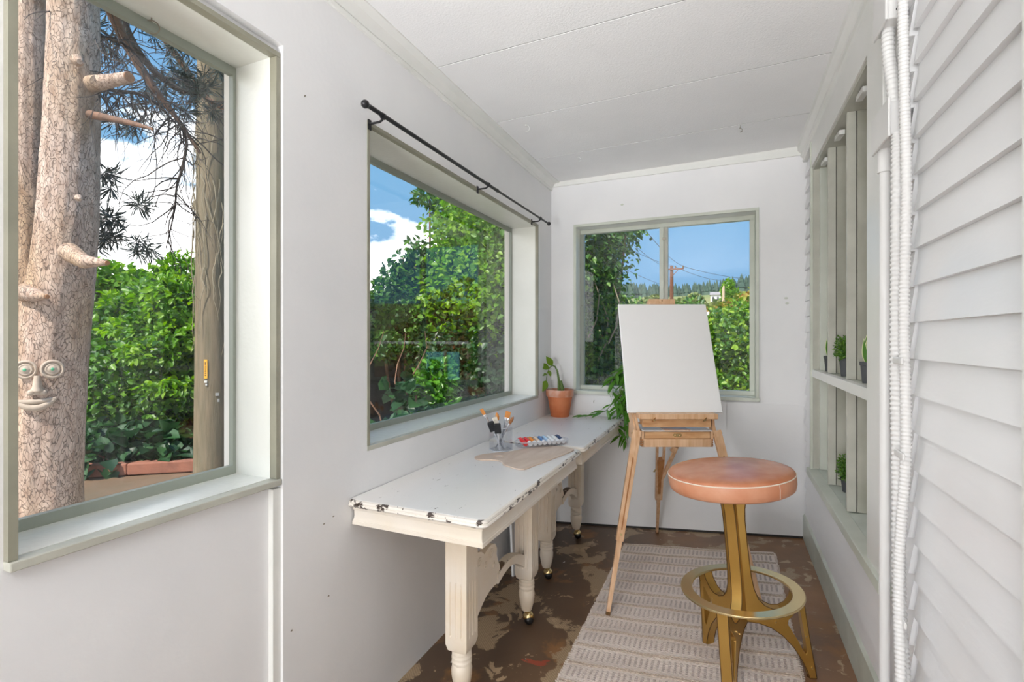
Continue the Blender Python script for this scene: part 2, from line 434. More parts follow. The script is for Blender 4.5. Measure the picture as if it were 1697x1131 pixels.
for i, c in enumerate([(0.75, 0.03, 0.03), (0.80, 0.28, 0.03), (0.75, 0.60, 0.45), (0.10, 0.22, 0.45), (0.45, 0.62, 0.80), (0.82, 0.82, 0.80), (0.03, 0.05, 0.12), (0.02, 0.14, 0.20)]):
    mat('paint_%d' % i, c, 0.3)

# ------------------------------------------------------------------ mesh helpers
class MB:
    def __init__(s):
        s.v = []; s.f = []
    def add(s, vs, fs):
        b = len(s.v); s.v.extend([tuple(p) for p in vs]); s.f.extend([tuple(i + b for i in f) for f in fs]); return s
    def box(s, x0, x1, y0, y1, z0, z1):
        return s.add([(x0, y0, z0), (x1, y0, z0), (x1, y1, z0), (x0, y1, z0), (x0, y0, z1), (x1, y0, z1), (x1, y1, z1), (x0, y1, z1)],
                     [(0, 3, 2, 1), (4, 5, 6, 7), (0, 1, 5, 4), (1, 2, 6, 5), (2, 3, 7, 6), (3, 0, 4, 7)])
    def hexa(s, p):   # 8 points, bottom ring then top ring
        return s.add(p, [(0, 3, 2, 1), (4, 5, 6, 7), (0, 1, 5, 4), (1, 2, 6, 5), (2, 3, 7, 6), (3, 0, 4, 7)])
    def bar(s, p0, p1, w, t, side=None, w1=None, t1=None):
        p0, p1 = Vector(p0), Vector(p1); d = (p1 - p0).normalized()
        a = Vector(side) if side else (Vector((1, 0, 0)) if abs(d.x) < 0.8 else Vector((0, 1, 0)))
        a = (a - d * a.dot(d)).normalized(); b = d.cross(a)
        w1 = w if w1 is None else w1; t1 = t if t1 is None else t1
        q = []
        for p, ww, tt in ((p0, w, t), (p1, w1, t1)):
            for i, j in ((-1, -1), (1, -1), (1, 1), (-1, 1)):
                q.append(p + a * (i * ww / 2) + b * (j * tt / 2))
        return s.hexa(q)
    def loft(s, loops, cap=True, closed=True):
        b = len(s.v); n = len(loops[0])
        for lp in loops: s.v.extend([tuple(p) for p in lp])
        for k in range(len(loops) - 1):
            for i in range(n if closed else n - 1):
                j = (i + 1) % n
                s.f.append((b + k * n + i, b + k * n + j, b + (k + 1) * n + j, b + (k + 1) * n + i))
        if cap:
            s.f.append(tuple(b + i for i in reversed(range(n))))
            s.f.append(tuple(b + (len(loops) - 1) * n + i for i in range(n)))
        return s
    def tube(s, path, rad, n=8, cap=True):
        P = [Vector(p) for p in path]; m = len(P)
        rr = [rad] * m if isinstance(rad, (int, float)) else list(rad)
        d0 = (P[1] - P[0]).normalized()
        a = Vector((0, 0, 1)) if abs(d0.z) < 0.9 else Vector((1, 0, 0))
        a = (a - d0 * a.dot(d0)).normalized()
        loops = []
        for i in range(m):
            d = (P[min(i + 1, m - 1)] - P[max(i - 1, 0)])
            d = d.normalized() if d.length > 1e-9 else d0
            a = (a - d * a.dot(d))
            a = a.normalized() if a.length > 1e-6 else d.orthogonal().normalized()
            b = d.cross(a)
            loops.append([P[i] + (a * math.cos(k * 2 * math.pi / n) + b * math.sin(k * 2 * math.pi / n)) * rr[i] for k in range(n)])
        return s.loft(loops, cap)
    def lathe(s, prof, n=24, c=(0, 0, 0), cap=True):
        loops = [[(c[0] + r * math.cos(k * 2 * math.pi / n), c[1] + r * math.sin(k * 2 * math.pi / n), c[2] + z) for k in range(n)] for r, z in prof]
        return s.loft(loops, cap)
    def ring(s, r0, r1, z0, z1, n=48, c=(0, 0, 0)):
        L = []
        for r, z in ((r0, z0), (r1, z0), (r1, z1), (r0, z1), (r0, z0)):
            L.append([(c[0] + r * math.cos(k * 2 * math.pi / n), c[1] + r * math.sin(k * 2 * math.pi / n), c[2] + z) for k in range(n)])
        return s.loft(L, False)
    def poly(s, outer, holes, t, fn):
        """extrude a 2D outline with holes by thickness t; fn maps (a, b, h) to a point"""
        bm = bmesh.new()
        edges = []
        loops = [outer] + list(holes)
        for lp in loops:
            vs = [bm.verts.new((p[0], p[1], 0)) for p in lp]
            edges += [bm.edges.new((vs[i], vs[(i + 1) % len(vs)])) for i in range(len(vs))]
        r = bmesh.ops.triangle_fill(bm, use_beauty=True, edges=edges)
        bm.verts.index_update()
        tri = [[v.index for v in f.verts] for f in bm.faces]
        n = len(bm.verts); co = [v.co.copy() for v in bm.verts]
        bm.free()
        V = [fn(c.x, c.y, -t / 2) for c in co] + [fn(c.x, c.y, t / 2) for c in co]
        F = []
        for f in tri:
            F.append(tuple(f)); F.append(tuple(i + n for i in reversed(f)))
        k = 0
        for lp in loops:
            m = len(lp)
            for i in range(m):
                a, b = k + i, k + (i + 1) % m
                F.append((a, b, b + n, a + n))
            k += m
        return s.add(V, F)
    def sphere(s, c, r, n=12, m=8, sc=(1, 1, 1)):
        loops = []
        for i in range(m + 1):
            t = -math.pi / 2 + math.pi * min(max(i / m, 0.02), 0.98)
            loops.append([(c[0] + sc[0] * r * math.cos(t) * math.cos(k * 2 * math.pi / n), c[1] + sc[1] * r * math.cos(t) * math.sin(k * 2 * math.pi / n), c[2] + sc[2] * r * math.sin(t)) for k in range(n)])
        return s.loft(loops, True)
    def mesh(s, name, material, smooth=None, fixn=True):
        me = bpy.data.meshes.new(name)
        me.from_pydata(s.v, [], s.f)
        me.materials.append(MAT[material])
        if fixn and len(s.f) < 60000:
            bm = bmesh.new(); bm.from_mesh(me)
            bmesh.ops.recalc_face_normals(bm, faces=bm.faces)
            if smooth:
                for f in bm.faces: f.smooth = True
                for e in bm.edges:
                    if len(e.link_faces) == 2 and e.calc_face_angle(0) > R(smooth): e.smooth = False
            bm.to_mesh(me); bm.free()
        elif smooth:
            me.polygons.foreach_set('use_smooth', [True] * len(me.polygons))
        me.update()
        return me
    def build(s, name, material, parent=None, smooth=None, bevel=0.0):
        o = bpy.data.objects.new(name, s.mesh(name, material, smooth))
        link(o, parent)
        if bevel:
            b = o.modifiers.new('bevel', 'BEVEL'); b.width = bevel; b.segments = 2; b.limit_method = 'ANGLE'; b.angle_limit = R(40)
        return o

def link(o, parent=None):
    COL.objects.link(o)
    if parent is not None:
        o.parent = parent
        if 'wm' in parent.keys():                 # parts given in world coordinates
            o.matrix_parent_inverse = Matrix.Translation(-Vector(parent['wm']))
    return o
def tag(o, label=None, cat=None, group=None, kind=None):
    if label: o['label'] = label
    if cat: o['category'] = cat
    if group: o['group'] = group
    if kind: o['kind'] = kind
    return o
def thing(name, loc, label, cat, group=None, kind=None, local=False, rot=(0, 0, 0)):
    """an Empty at a thing's base; parts are given in world coordinates, or local ones when local"""
    o = bpy.data.objects.new(name, None)
    o.empty_display_size = 0.05
    o.location = loc; o.rotation_euler = rot
    COL.objects.link(o)
    if not local: o['wm'] = list(loc)
    return tag(o, label, cat, group, kind)
def copy_tree(o, parent=None):
    c = o.copy(); COL.objects.link(c)
    if parent is not None: c.parent = parent
    for ch in o.children: copy_tree(ch, c)
    return c
def share(name, me, parent, loc=(0, 0, 0), rot=(0, 0, 0), sc=(1, 1, 1)):
    o = bpy.data.objects.new(name, me); link(o, parent)
    o.location = loc; o.rotation_euler = rot; o.scale = sc
    return o

# ================================================================== THE PORCH
def wall_with_hole(mb, axis_x, u0, u1, z0, z1, h, a0, a1):
    """wall slab between a0..a1 thick; u along the wall; h=(u0,u1,z0,z1) opening"""
    def bx(ua, ub, za, zb):
        if ub - ua < 1e-4 or zb - za < 1e-4: return
        if axis_x: mb.box(ua, ub, a0, a1, za, zb)
        else: mb.box(a0, a1, ua, ub, za, zb)
    if h is None: bx(u0, u1, z0, z1); return
    bx(u0, h[0], z0, z1); bx(h[1], u1, z0, z1); bx(h[0], h[1], z0, h[2]); bx(h[0], h[1], h[3], z1)

Y0 = -3.2
# floor, tilted
mb = MB(); xa, xb = -1.36, 0.60
mb.hexa([(xa, Y0, zf(xa) - 0.1), (xb, Y0, zf(xb) - 0.1), (xb, 3.42, zf(xb) - 0.1), (xa, 3.42, zf(xa) - 0.1),
         (xa, Y0, zf(xa)), (xb, Y0, zf(xb)), (xb, 3.42, zf(xb)), (xa, 3.42, zf(xa))])
floor = tag(mb.build('floor', 'floor_worn'), 'worn dark brown porch floor with tan and red patches', 'floor', kind='structure')

# left wall
mb = MB()
wall_with_hole(mb, False, 0.996, 3.26, -0.2, 2.06, (1.342, 3.002, 0.870, 1.994), -1.330, XL)
wall_with_hole(mb, False, Y0, 0.996, -0.2, 2.06, (0.432, 0.994, 0.850, 2.039), -1.330, -1.145)
mb.box(-1.330, XL, Y0, 3.26, 2.06, 2.42)
wl = tag(mb.build('wall_left', 'wall_white'), 'white painted porch wall with two deep windows', 'wall', kind='structure')
MB().box(-1.147, -1.128, 0.970, 0.996, -0.05, 0.842).build('corner_strip', 'trim_white', wl)
# small screw holes and scuffs proud of the paint
for (y, z, a) in ((1.02, 0.43, 0.6), (1.18, 0.70, 0.2), (1.14, 0.69, 0.2), (1.07, 1.95, 1.2), (1.16, 0.46, 0.7)):
    MB().bar((XL - 0.004, y, z), (XL + 0.0012, y + 0.008 * math.cos(a), z + 0.008 * math.sin(a)), 0.004, 0.003).build('nail_hole', 'hook_metal', wl)

# back wall
mb = MB(); wall_with_hole(mb, True, -1.355, 0.60, -0.2, 2.42, (-0.957, 0.174, 0.885, 2.030), YB, 3.42)
wb = tag(mb.build('wall_back', 'wall_white'), 'white end wall with a two-pane sliding window', 'wall', kind='structure')
for x0, x1 in ((-1.118, -0.003), (0.0, 0.405)):
    mb = MB()
    mb.hexa([(x0, 3.252, zf(x0) + 0.012), (x1, 3.252, zf(x1) + 0.012), (x1, 3.262, zf(x1) + 0.012), (x0, 3.262, zf(x0) + 0.012),
             (x0, 3.252, 0.874), (x1, 3.252, 0.874), (x1, 3.262, 0.874), (x0, 3.262, 0.874)])
    mb.build('wall_panel', 'wall_white', wb)
MB().hexa([(-1.12, 3.249, zf(-1.12)), (0.41, 3.249, zf(0.41)), (0.41, 3.26, zf(0.41)), (-1.12, 3.26, zf(-1.12)),
           (-1.12, 3.249, zf(-1.12) + 0.012), (0.41, 3.249, zf(0.41) + 0.012), (0.41, 3.26, zf(0.41) + 0.012), (-1.12, 3.26, zf(-1.12) + 0.012)]).build('floor_gap', 'gap_dark', wb)
MB().box(-1.12, 0.41, 3.249, 3.262, 2.305, 2.36).build('top_moulding', 'trim_white', wb)
for x, z in ((-0.63, 2.135), (0.32, 1.46), (0.315, 1.49)):
    MB().lathe([(0.001, -0.0015), (0.011, -0.001), (0.010, 0.0005), (0.002, 0.001)], 10, (0, 0, 0)).build('paint_chip', 'sage_pale', wb).matrix_local = \
        Matrix.Translation((x, 3.2595, z)) @ Matrix.Rotation(R(90), 4, 'X') @ Matrix.Diagonal((1, 0.6, 1, 1))

# ceiling with panels
mb = MB().box(-1.36, 0.6, Y0, 3.42, 2.362, 2.40)
ce = tag(mb.build('ceiling', 'ceiling_white'), 'white panelled porch ceiling with thin seams', 'ceiling', kind='structure')
seams = [3.26, 2.79, 2.238, 1.69, 1.14, 0.59, 0.04, -0.51, -1.06, -1.61, -2.16, -2.71, -3.2]
for i in range(len(seams) - 1):
    y1, y0 = seams[i] - 0.003, seams[i + 1] + 0.003
    MB().hexa([(-1.12, y0, 2.335), (0.42, y0, 2.357), (0.42, y1, 2.357), (-1.12, y1, 2.335),
               (-1.12, y0, 2.365), (0.42, y0, 2.365), (0.42, y1, 2.365), (-1.12, y1, 2.365)]).build('ceiling_panel', 'ceiling_white', ce)
for y in seams[1:-1]:
    MB().hexa([(-1.06, y - 0.003, 2.3375), (0.40, y - 0.003, 2.3575), (0.40, y + 0.003, 2.3575), (-1.06, y + 0.003, 2.3375),
               (-1.06, y - 0.003, 2.36), (0.40, y - 0.003, 2.36), (0.40, y + 0.003, 2.36), (-1.06, y + 0.003, 2.36)]).build('seam_strip', 'seam_grey', ce)
# mouldings (extruded along y): profile points (x, z)
def run_y(name, prof, y0, y1, material, parent=None):
    return MB().loft([[(x, y0, z) for x, z in prof], [(x, y1, z) for x, z in prof]]).build(name, material, parent, smooth=20)
tl = run_y('trim_1', [(XL, 2.280), (XL + 0.010, 2.280), (XL + 0.014, 2.290), (XL + 0.010, 2.297), (XL + 0.018, 2.306), (XL + 0.024, 2.318), (XL + 0.030, 2.326), (XL + 0.062, 2.330), (XL + 0.062, 2.345), (XL, 2.345)], Y0, 3.25, 'trim_white')
tag(tl, 'stepped white moulding between left wall and ceiling', 'moulding', kind='structure')
tr = run_y('trim_2', [(0.424, 2.262), (0.398, 2.262), (0.394, 2.270), (0.400, 2.278), (0.396, 2.288), (0.388, 2.292), (0.386, 2.302), (0.392, 2.308), (0.380, 2.322), (0.372, 2.330), (0.370, 2.356), (0.424, 2.362)], 0.6, 3.25, 'trim_white')
tag(tr, 'stepped cream crown moulding above the shelved recess', 'moulding', kind='structure')

# roof over the porch with eaves
tag(MB().box(-1.33, 0.6, Y0 - 0.12, Y0, -0.2, 2.42).build('wall_front', 'wall_white'), 'plain white porch wall behind the camera', 'wall', kind='structure')
mb = MB().box(-1.78, 0.7, Y0 - 0.2, 3.75, 2.425, 2.50)
tag(mb.build('roof', 'roof_outer'), 'flat porch roof with a shallow eave', 'roof', kind='structure')

# ------------------------------------------------------------------ windows
def deep_window(name, y0, y1, z0, z1, xf, label, xg=-1.311, nose=0.0, xo=-1.352):
    """opening between y0..y1, z0..z1 (clear size); xf = plane of the inner wall face"""
    w = thing(name, (xg, (y0 + y1) / 2, z0), label, 'window', kind='structure')
    t = 0.014
    MB().box(xg, xf - 0.014, y0 - t, y1 + t, z0 - t - 0.004, z0).build('sill', 'reveal_white', w)
    MB().box(xg, xf - 0.014, y0 - t, y1 + t, z1, z1 + t).build('head_board', 'reveal_white', w)
    MB().box(xg, xf - 0.014, y1, y1 + t, z0, z1).build('jamb_board', 'reveal_white', w)
    MB().box(xg, xf - 0.014, y0 - t, y0, z0, z1).build('jamb_board', 'reveal_white', w)
    e0, e1 = xf - 0.014, xf + 0.004 + nose
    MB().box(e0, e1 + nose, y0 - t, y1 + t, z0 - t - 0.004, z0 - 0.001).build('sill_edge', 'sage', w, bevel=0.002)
    MB().box(e0, e1, y0 - t, y1 + t, z1 + 0.001, z1 + t).build('head_edge', 'sage_edge_shaded', w)
    MB().box(e0, e1, y1 + 0.001, y1 + t, z0, z1).build('jamb_edge', 'sage_edge_shaded', w)
    MB().box(e0, e1, y0 - t, y0 - 0.001, z0, z1).build('jamb_edge', 'sage_edge_shaded', w)
    # sash
    s = 0.024
    for n, b in (('sash_rail', (xg - 0.005, xg + 0.012, y0, y1, z0, z0 + s)), ('sash_rail', (xg - 0.005, xg + 0.012, y0, y1, z1 - s, z1)),
                 ('sash_stile', (xg - 0.005, xg + 0.012, y0, y0 + s * 0.4, z0 + s, z1 - s)), ('sash_stile', (xg - 0.005, xg + 0.012, y1 - s * 0.4, y1, z0 + s, z1 - s))):
        MB().box(*b).build(n, 'sage_sash', w)
    MB().box(xo, xg - 0.006, y1 - 0.004, y1 + 0.04, z0 - 0.02, z1 + 0.02).build('outer_stop', 'ext_white', w)
    MB().box(xo, xg - 0.006, y0 - 0.04, y0 + 0.004, z0 - 0.02, z1 + 0.02).build('outer_stop', 'ext_white', w)
    MB().box(xo - 0.006, xg - 0.006, y0 - 0.04, y1 + 0.04, z0 - 0.03, z0 + 0.003).build('outer_sill', 'ext_white', w)
    MB().box(xg - 0.004, xg, y0 + 0.005, y1 - 0.005, z0 + 0.01, z1 - 0.01).build('glass_pane', 'glass', w)
    return w
w1 = deep_window('window_1', 0.446, 0.980, 0.868, 2.025, -1.138, 'deep fixed window facing the tree trunk with a stone face', xg=-1.297, nose=0.006, xo=-1.330)
w2 = deep_window('window_2', 1.356, 2.988, 0.888, 1.980, -1.122, 'wide deep picture window above the white desk', nose=0.0)

# end window: two panes
w3 = thing('window_3', (-0.39, 3.38, 0.9), 'two-pane sliding window in the end wall behind the easel', 'window', kind='structure')
x0, x1, z0, z1, yg = -0.939, 0.156, 0.905, 2.012, 3.372
t = 0.018
MB().box(x0 - t, x1 + t, YB - 0.002, yg + 0.03, z0 - t, z0).build('sill', 'reveal_white', w3)
MB().box(x0 - t, x1 + t, YB - 0.002, yg + 0.03, z1, z1 + t).build('head_board', 'trim_white', w3)
MB().box(x0 - t, x0, YB - 0.002, yg + 0.03, z0, z1).build('jamb_board', 'reveal_white', w3)
MB().box(x1, x1 + t, YB - 0.002, yg + 0.03, z0, z1).build('jamb_board', 'sage_pale', w3)
for b in ((x0 - t, x1 + t, YB - 0.012, YB, z1, z1 + t), (x0 - t, x0 + 0.001, YB - 0.012, YB, z0, z1), (x1, x1 + t, YB - 0.012, YB, z0, z1), (x0 - t - 0.004, x1 + t + 0.004, YB - 0.022, YB, z0 - t - 0.004, z0)):
    MB().box(*b).build('casing_strip', 'sage_pale', w3, bevel=0.002)
s = 0.028
for b, n in (((x0, x1, yg - 0.015, yg + 0.02, z0, z0 + s), 'sash_rail'), ((x0, x1, yg - 0.015, yg + 0.02, z1 - s, z1), 'sash_rail'),
             ((x0, x0 + s * 0.9, yg - 0.015, yg + 0.02, z0 + s, z1 - s), 'sash_stile'), ((x1 - s, x1, yg - 0.015, yg + 0.02, z0 + s, z1 - s), 'sash_stile')):
    MB().box(*b).build(n, 'sage_sash' if b[0] == x0 and n == 'sash_stile' else 'sage_pale', w3, bevel=0.002)
MB().box(-0.405, -0.378, yg - 0.022, yg + 0.004, z0 + s, z1 - s).build('meeting_stile', 'sage_pale', w3, bevel=0.002)
MB().box(-0.378, -0.352, yg - 0.012, yg + 0.015, z0 + s, z1 - s).build('meeting_stile', 'sage', w3, bevel=0.002)
MB().box(x0 + 0.01, -0.385, yg - 0.010, yg - 0.006, z0 + 0.01, z1 - 0.01).build('glass_pane', 'glass', w3)
MB().box(-0.372, x1 - 0.01, yg + 0.004, yg + 0.008, z0 + 0.01, z1 - 0.01).build('glass_pane', 'glass', w3)
MB().box(-0.385, -0.365, yg - 0.030, yg - 0.022, 1.90, 1.915).build('latch', 'hook_metal', w3)

# ------------------------------------------------------------------ right wall: clapboards and the recessed old window
mb = MB()
wall_with_hole(mb, False, Y0, 3.26, 0.0, 2.42, (1.818, 2.925, 0.575, 2.135), 0.424, 0.60)
wr = tag(mb.build('wall_right', 'board_white'), 'white clapboard house wall with a shelved window recess', 'wall', kind='structure')
rows = []
zb = 0.855
while zb > 0.20: zb -= 0.0872
rows = []
while zb < 2.36:
    rows.append(zb); zb += 0.0872
def clap(y0, y1, z, ztop=None, jit=0.0):
    za = z; zt = z + 0.0872 + 0.006
    if ztop: zt = min(zt, ztop)
    if zt - za < 0.02: return
    k = (zt - za) / 0.0932
    xb, xt = 0.405 + jit, 0.405 + 0.0140 * k + jit
    MB().hexa([(xb, y0, za), (0.426, y0, za), (0.426, y1, za), (xb, y1, za), (xt, y0, zt), (0.426, y0, zt), (0.426, y1, zt), (xt, y1, zt)]).build('siding_board', 'board_white', wr)
rr = random.Random(3)
for z in rows:
    j = rr.uniform(-0.0012, 0.0012)
    clap(0.940, 1.452 + rr.uniform(-0.003, 0.003), z, 2.36, j)
    clap(1.488 + rr.uniform(-0.003, 0.003), 1.652 if z > 0.47 else 3.235, z, 2.36 if z > 0.47 else None, j)
    if z > 0.47: clap(2.955, 3.235 + rr.uniform(-0.004, 0.004), z, 2.262, j)
    clap(Y0, 0.80, z, 2.36, j)
tg = tag(MB().box(0.385, 0.424, 0.80, 0.938, 0.05, 2.36).build('trim_3', 'trim_white', bevel=0.004), 'upright white door trim at the end of the clapboards', 'door trim', kind='structure')
# base board
mb = MB().hexa([(0.398, 1.0, zf(0.4)), (0.41, 1.0, zf(0.41)), (0.41, 3.252, zf(0.41)), (0.398, 3.252, zf(0.4)),
                (0.398, 1.0, 0.245), (0.41, 1.0, 0.26), (0.41, 3.252, 0.26), (0.398, 3.252, 0.245)])
bb = tag(mb.build('baseboard_right', 'sage_base', bevel=0.002), 'pale green skirting board under the clapboards', 'skirting', kind='structure')
mb = MB().box(0.425, 0.426, 1.45, 1.49, 0.2, 2.35); mb.build('board_gap', 'lilac_grey', wr)

w4 = thing('window_4', (0.45, 2.4, 0.575), 'recessed old window with dividers and a shelf of small plants', 'window', kind='structure')
yA, yB2, zA, zB2 = 1.818, 2.925, 0.596, 2.128
MB().box(0.535, 0.55, yA, yB2, zA, zB2).build('back_panel', 'lilac_grey', w4)
MB().box(0.392, 0.424, 1.650, yA, 0.578, 2.262).build('casing', 'trim_white', w4, bevel=0.002)
MB().box(0.392, 0.424, yB2, 2.957, 0.578, 2.262).build('casing', 'sage_pale', w4, bevel=0.002)
MB().box(0.396, 0.424, yA, yB2, zB2, 2.262).build('head_casing', 'trim_white', w4)
MB().box(0.402, 0.54, yA, yB2, zB2 - 0.015, zB2).build('head_board', 'sage', w4)
MB().box(0.402, 0.540, yB2 - 0.012, yB2, zA, zB2).build('jamb_board', 'sage', w4)
MB().box(0.43, 0.540, yB2 - 0.030, yB2 - 0.012, zA, zB2 - 0.015).build('inner_stop', 'sage_pale', w4)
MB().box(0.402, 0.540, yA, yA + 0.012, zA, zB2).build('jamb_board', 'sage', w4)
MB().hexa([(0.380, 1.640, 0.551), (0.424, 1.640, 0.551), (0.424, 2.975, 0.551), (0.380, 2.975, 0.551),
           (0.380, 1.640, 0.585), (0.424, 1.640, 0.592), (0.424, 2.975, 0.592), (0.380, 2.975, 0.585)]).build('sill_nosing', 'sage_pale', w4, bevel=0.002)
MB().hexa([(0.424, yA, 0.560), (0.545, yA, 0.560), (0.545, yB2, 0.560), (0.424, yB2, 0.560),
           (0.424, yA, 0.592), (0.545, yA, 0.600), (0.545, yB2, 0.600), (0.424, yB2, 0.592)]).build('sill', 'sage_base', w4)
MB().box(0.398, 0.424, yA, yB2, 1.060, 1.098).build('shelf_edge', 'trim_white', w4, bevel=0.002)
MB().box(0.424, 0.535, yA, yB2, 1.072, 1.096).build('shelf', 'sage_pale', w4)
for y in (2.235, 2.615):
    for za, zb_ in ((0.598, 1.060), (1.098, 2.113)):
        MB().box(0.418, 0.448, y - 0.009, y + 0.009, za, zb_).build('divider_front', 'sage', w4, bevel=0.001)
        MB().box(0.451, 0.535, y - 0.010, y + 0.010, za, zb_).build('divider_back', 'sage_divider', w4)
        MB().box(0.447, 0.452, y - 0.006, y + 0.006, za, zb_).build('divider_gap', 'gap_dark', w4)
for y in (2.05, 2.43, 2.76):
    MB().bar((0.43, y - 0.05, 2.095), (0.43, y + 0.05, 2.104), 0.02, 0.018).build('broken_cleat', 'trim_white', w4)

# ------------------------------------------------------------------ conduits on the right wall
def ribbed(name, pts, r, pitch, label, group=None):
    P = []
    for i in range(len(pts) - 1):
        a, b = Vector(pts[i]), Vector(pts[i + 1])
        pm1 = Vector(pts[max(i - 1, 0)]); p2 = Vector(pts[min(i + 2, len(pts) - 1)])
        n = max(2, int((b - a).length / (pitch / 4)))
        for k in range(n):
            t = k / n
            P.append(0.5 * ((2 * a) + (-pm1 + b) * t + (2 * pm1 - 5 * a + 4 * b - p2) * t * t + (-pm1 + 3 * a - 3 * b + p2) * t ** 3))
    P.append(Vector(pts[-1]))
    rad = [r * (1.0 + 0.10 * (1 if (i % 4) in (0, 1) else -1)) for i in range(len(P))]
    o = MB().tube(P, rad, 12).build(name, 'conduit_white', None, smooth=60)
    return tag(o, label, 'conduit', group)
cg = 'white painted conduits on the clapboard wall'
xc = 0.386; kc = 0.937
ribbed('flexible_conduit', [(xc, 1.551, 2.355), (xc, 1.551, 2.25), (xc - 0.004, 1.546, 2.165)], 0.0155, 0.012, 'short ribbed white conduit dropping from the ceiling into the upper box', cg)
ribbed('flexible_conduit', [(xc - 0.002, 1.567, 2.055), (xc - 0.006, 1.546, 1.98), (xc - 0.004, 1.523, 1.90), (xc - 0.002, 1.513, 1.835)], 0.0135, 0.012, 'ribbed white conduit joining the two metal boxes', cg)
ribbed('flexible_conduit', [(xc - 0.002, 1.486, 1.755), (xc - 0.004, 1.482, 1.5), (xc - 0.006, 1.480, 1.2), (xc - 0.004, 1.475, 0.9), (xc - 0.008, 1.452, 0.62), (xc - 0.004, 1.433, 0.42), (xc, 1.424, 0.12)], 0.0135, 0.012, 'long ribbed white conduit running down from the lower box', cg)
ribbed('flexible_conduit', [(xc + 0.004, 1.475, 2.355), (xc + 0.002, 1.466, 2.10), (xc, 1.447, 1.85), (xc - 0.002, 1.424, 1.60), (xc - 0.004, 1.433, 1.3), (xc - 0.004, 1.419, 1.0), (xc - 0.016, 1.424, 0.72), (xc - 0.022, 1.386, 0.45), (xc - 0.012, 1.372, 0.13)], 0.0105, 0.0095, 'thin ribbed cable running from ceiling to floor beside the clapboards', cg)
# rigid pipe with collars
rp = thing('rigid_conduit', (0.39, 1.607, 0.15), 'smooth white rigid pipe below the lower metal box', 'conduit', cg)
MB().tube([(0.386, 1.607, 0.30), (0.386, 1.604, 1.72)], 0.0125, 14).build('pipe', 'conduit_white', rp, smooth=50)
MB().tube([(0.386, 1.604, 1.695), (0.386, 1.604, 1.755)], 0.0165, 14).build('collar', 'conduit_white', rp, smooth=50)
MB().tube([(0.386, 1.606, 1.10), (0.386, 1.606, 1.103)], 0.0138, 14).build('collar', 'conduit_white', rp, smooth=50)
for z in (0.30, 0.315, 0.285):
    MB().tube([(0.386, 1.607, z), (0.386, 1.605, z + 0.009)], 0.0175, 14).build('collar', 'conduit_white', rp, smooth=50)
MB().lathe([(0.012, 0.115), (0.020, 0.125), (0.022, 0.18), (0.026, 0.20), (0.026, 0.245), (0.018, 0.262), (0.013, 0.285)], 14, (0.384, 1.604, 0)).build('end_fitting', 'conduit_white', rp, smooth=40)
def metal_box(y0, y1, z0, z1, label):
    b = thing('junction_box', (0.40, (y0 + y1) / 2, z0), label, 'junction box', 'metal boxes on the clapboard wall')
    MB().box(0.368, 0.412, y0, y1, z0, z1).build('body', 'conduit_white', b, bevel=0.003)
    MB().box(0.362, 0.368, y0 - 0.012, y1 + 0.006, z0 - 0.006, z1 + 0.006).build('cover', 'conduit_white', b, bevel=0.002)
    for yy, zz in ((y0, z0 + 0.02), (y0, z1 - 0.02)):
        MB().tube([(0.390, yy - 0.002, zz), (0.390, yy + 0.002, zz)], 0.0035, 8).build('knockout', 'gap_dark', b)
    MB().tube([(0.390, y0 - 0.004, (z0 + z1) / 2), (0.390, y0 + 0.002, (z0 + z1) / 2)], 0.005, 8).build('screw', 'conduit_white', b)
    return b
metal_box(1.513, 1.607, 2.055, 2.165, 'upper white metal box between ribbed conduits near the ceiling')
metal_box(1.490, 1.626, 1.755, 1.838, 'lower white metal box above the rigid pipe')
for (y, z) in ((1.50, 2.262), (1.448, 1.20), (1.425, 0.60), (1.438, 0.98), (1.41, 0.30)):
    st = MB().box(0.368, 0.374, y - 0.045, y + 0.02, z - 0.008, z + 0.008)
    o = st.build('conduit_strap', 'conduit_white', None, bevel=0.003)
    tag(o, {2.262: 'small white strap holding the ribbed cable close to the ceiling', 1.20: 'small white strap on the ribbed conduits beside the plant shelf', 0.60: 'small white strap on the ribbed conduits level with the recess sill',
            0.98: 'small white strap on the ribbed conduits just below shelf height', 0.30: 'lowest white strap on the ribbed conduits near the floor'}[z], 'strap', 'straps on the conduits')

# ------------------------------------------------------------------ hooks
def hook(p, label, r=0.012, rot=0.0, down=True, material='hook_metal'):
    P = []
    for k in range(15):
        a = R(-100 + k * 20)
        P.append((p[0] + r * math.cos(a) * math.cos(rot), p[1] + r * math.cos(a) * math.sin(rot), p[2] - 0.022 - r * math.sin(a) * -1 * 1.0))
    P = P[:12] + [(p[0], p[1], p[2] - 0.008), (p[0], p[1], p[2] + 0.004)]
    o = MB().tube(P, 0.0016, 6).build('screw_hook', material, None, smooth=60)
    return tag(o, label, 'hook', 'screw hooks in the ceiling and window heads')
hook((-0.929, 2.315, 2.338), 'bent wire hook in the ceiling nearest the curtain rod', 0.017, 0.6, material='trim_white')
hook((-0.802, 2.843, 2.338), 'small wire hook in the ceiling above the potted plant', 0.010, 0.3, material='conduit_white')
hook((0.064, 2.801, 2.350), 'small wire hook in the ceiling above the stool', 0.010, 0.5)
hook((-1.27, 0.745, 2.025), 'dark wire hook under the head of the trunk window', 0.016, 0.9)
o = MB().tube([(-0.813, 3.252, 0.842), (-0.813, 3.236, 0.842), (-0.813, 3.232, 0.834), (-0.813, 3.236, 0.826)], 0.0015, 6).build('screw_hook', 'hook_metal')
tag(o, 'tiny hook under the sill of the end window', 'hook', 'screw hooks in the ceiling and window heads')

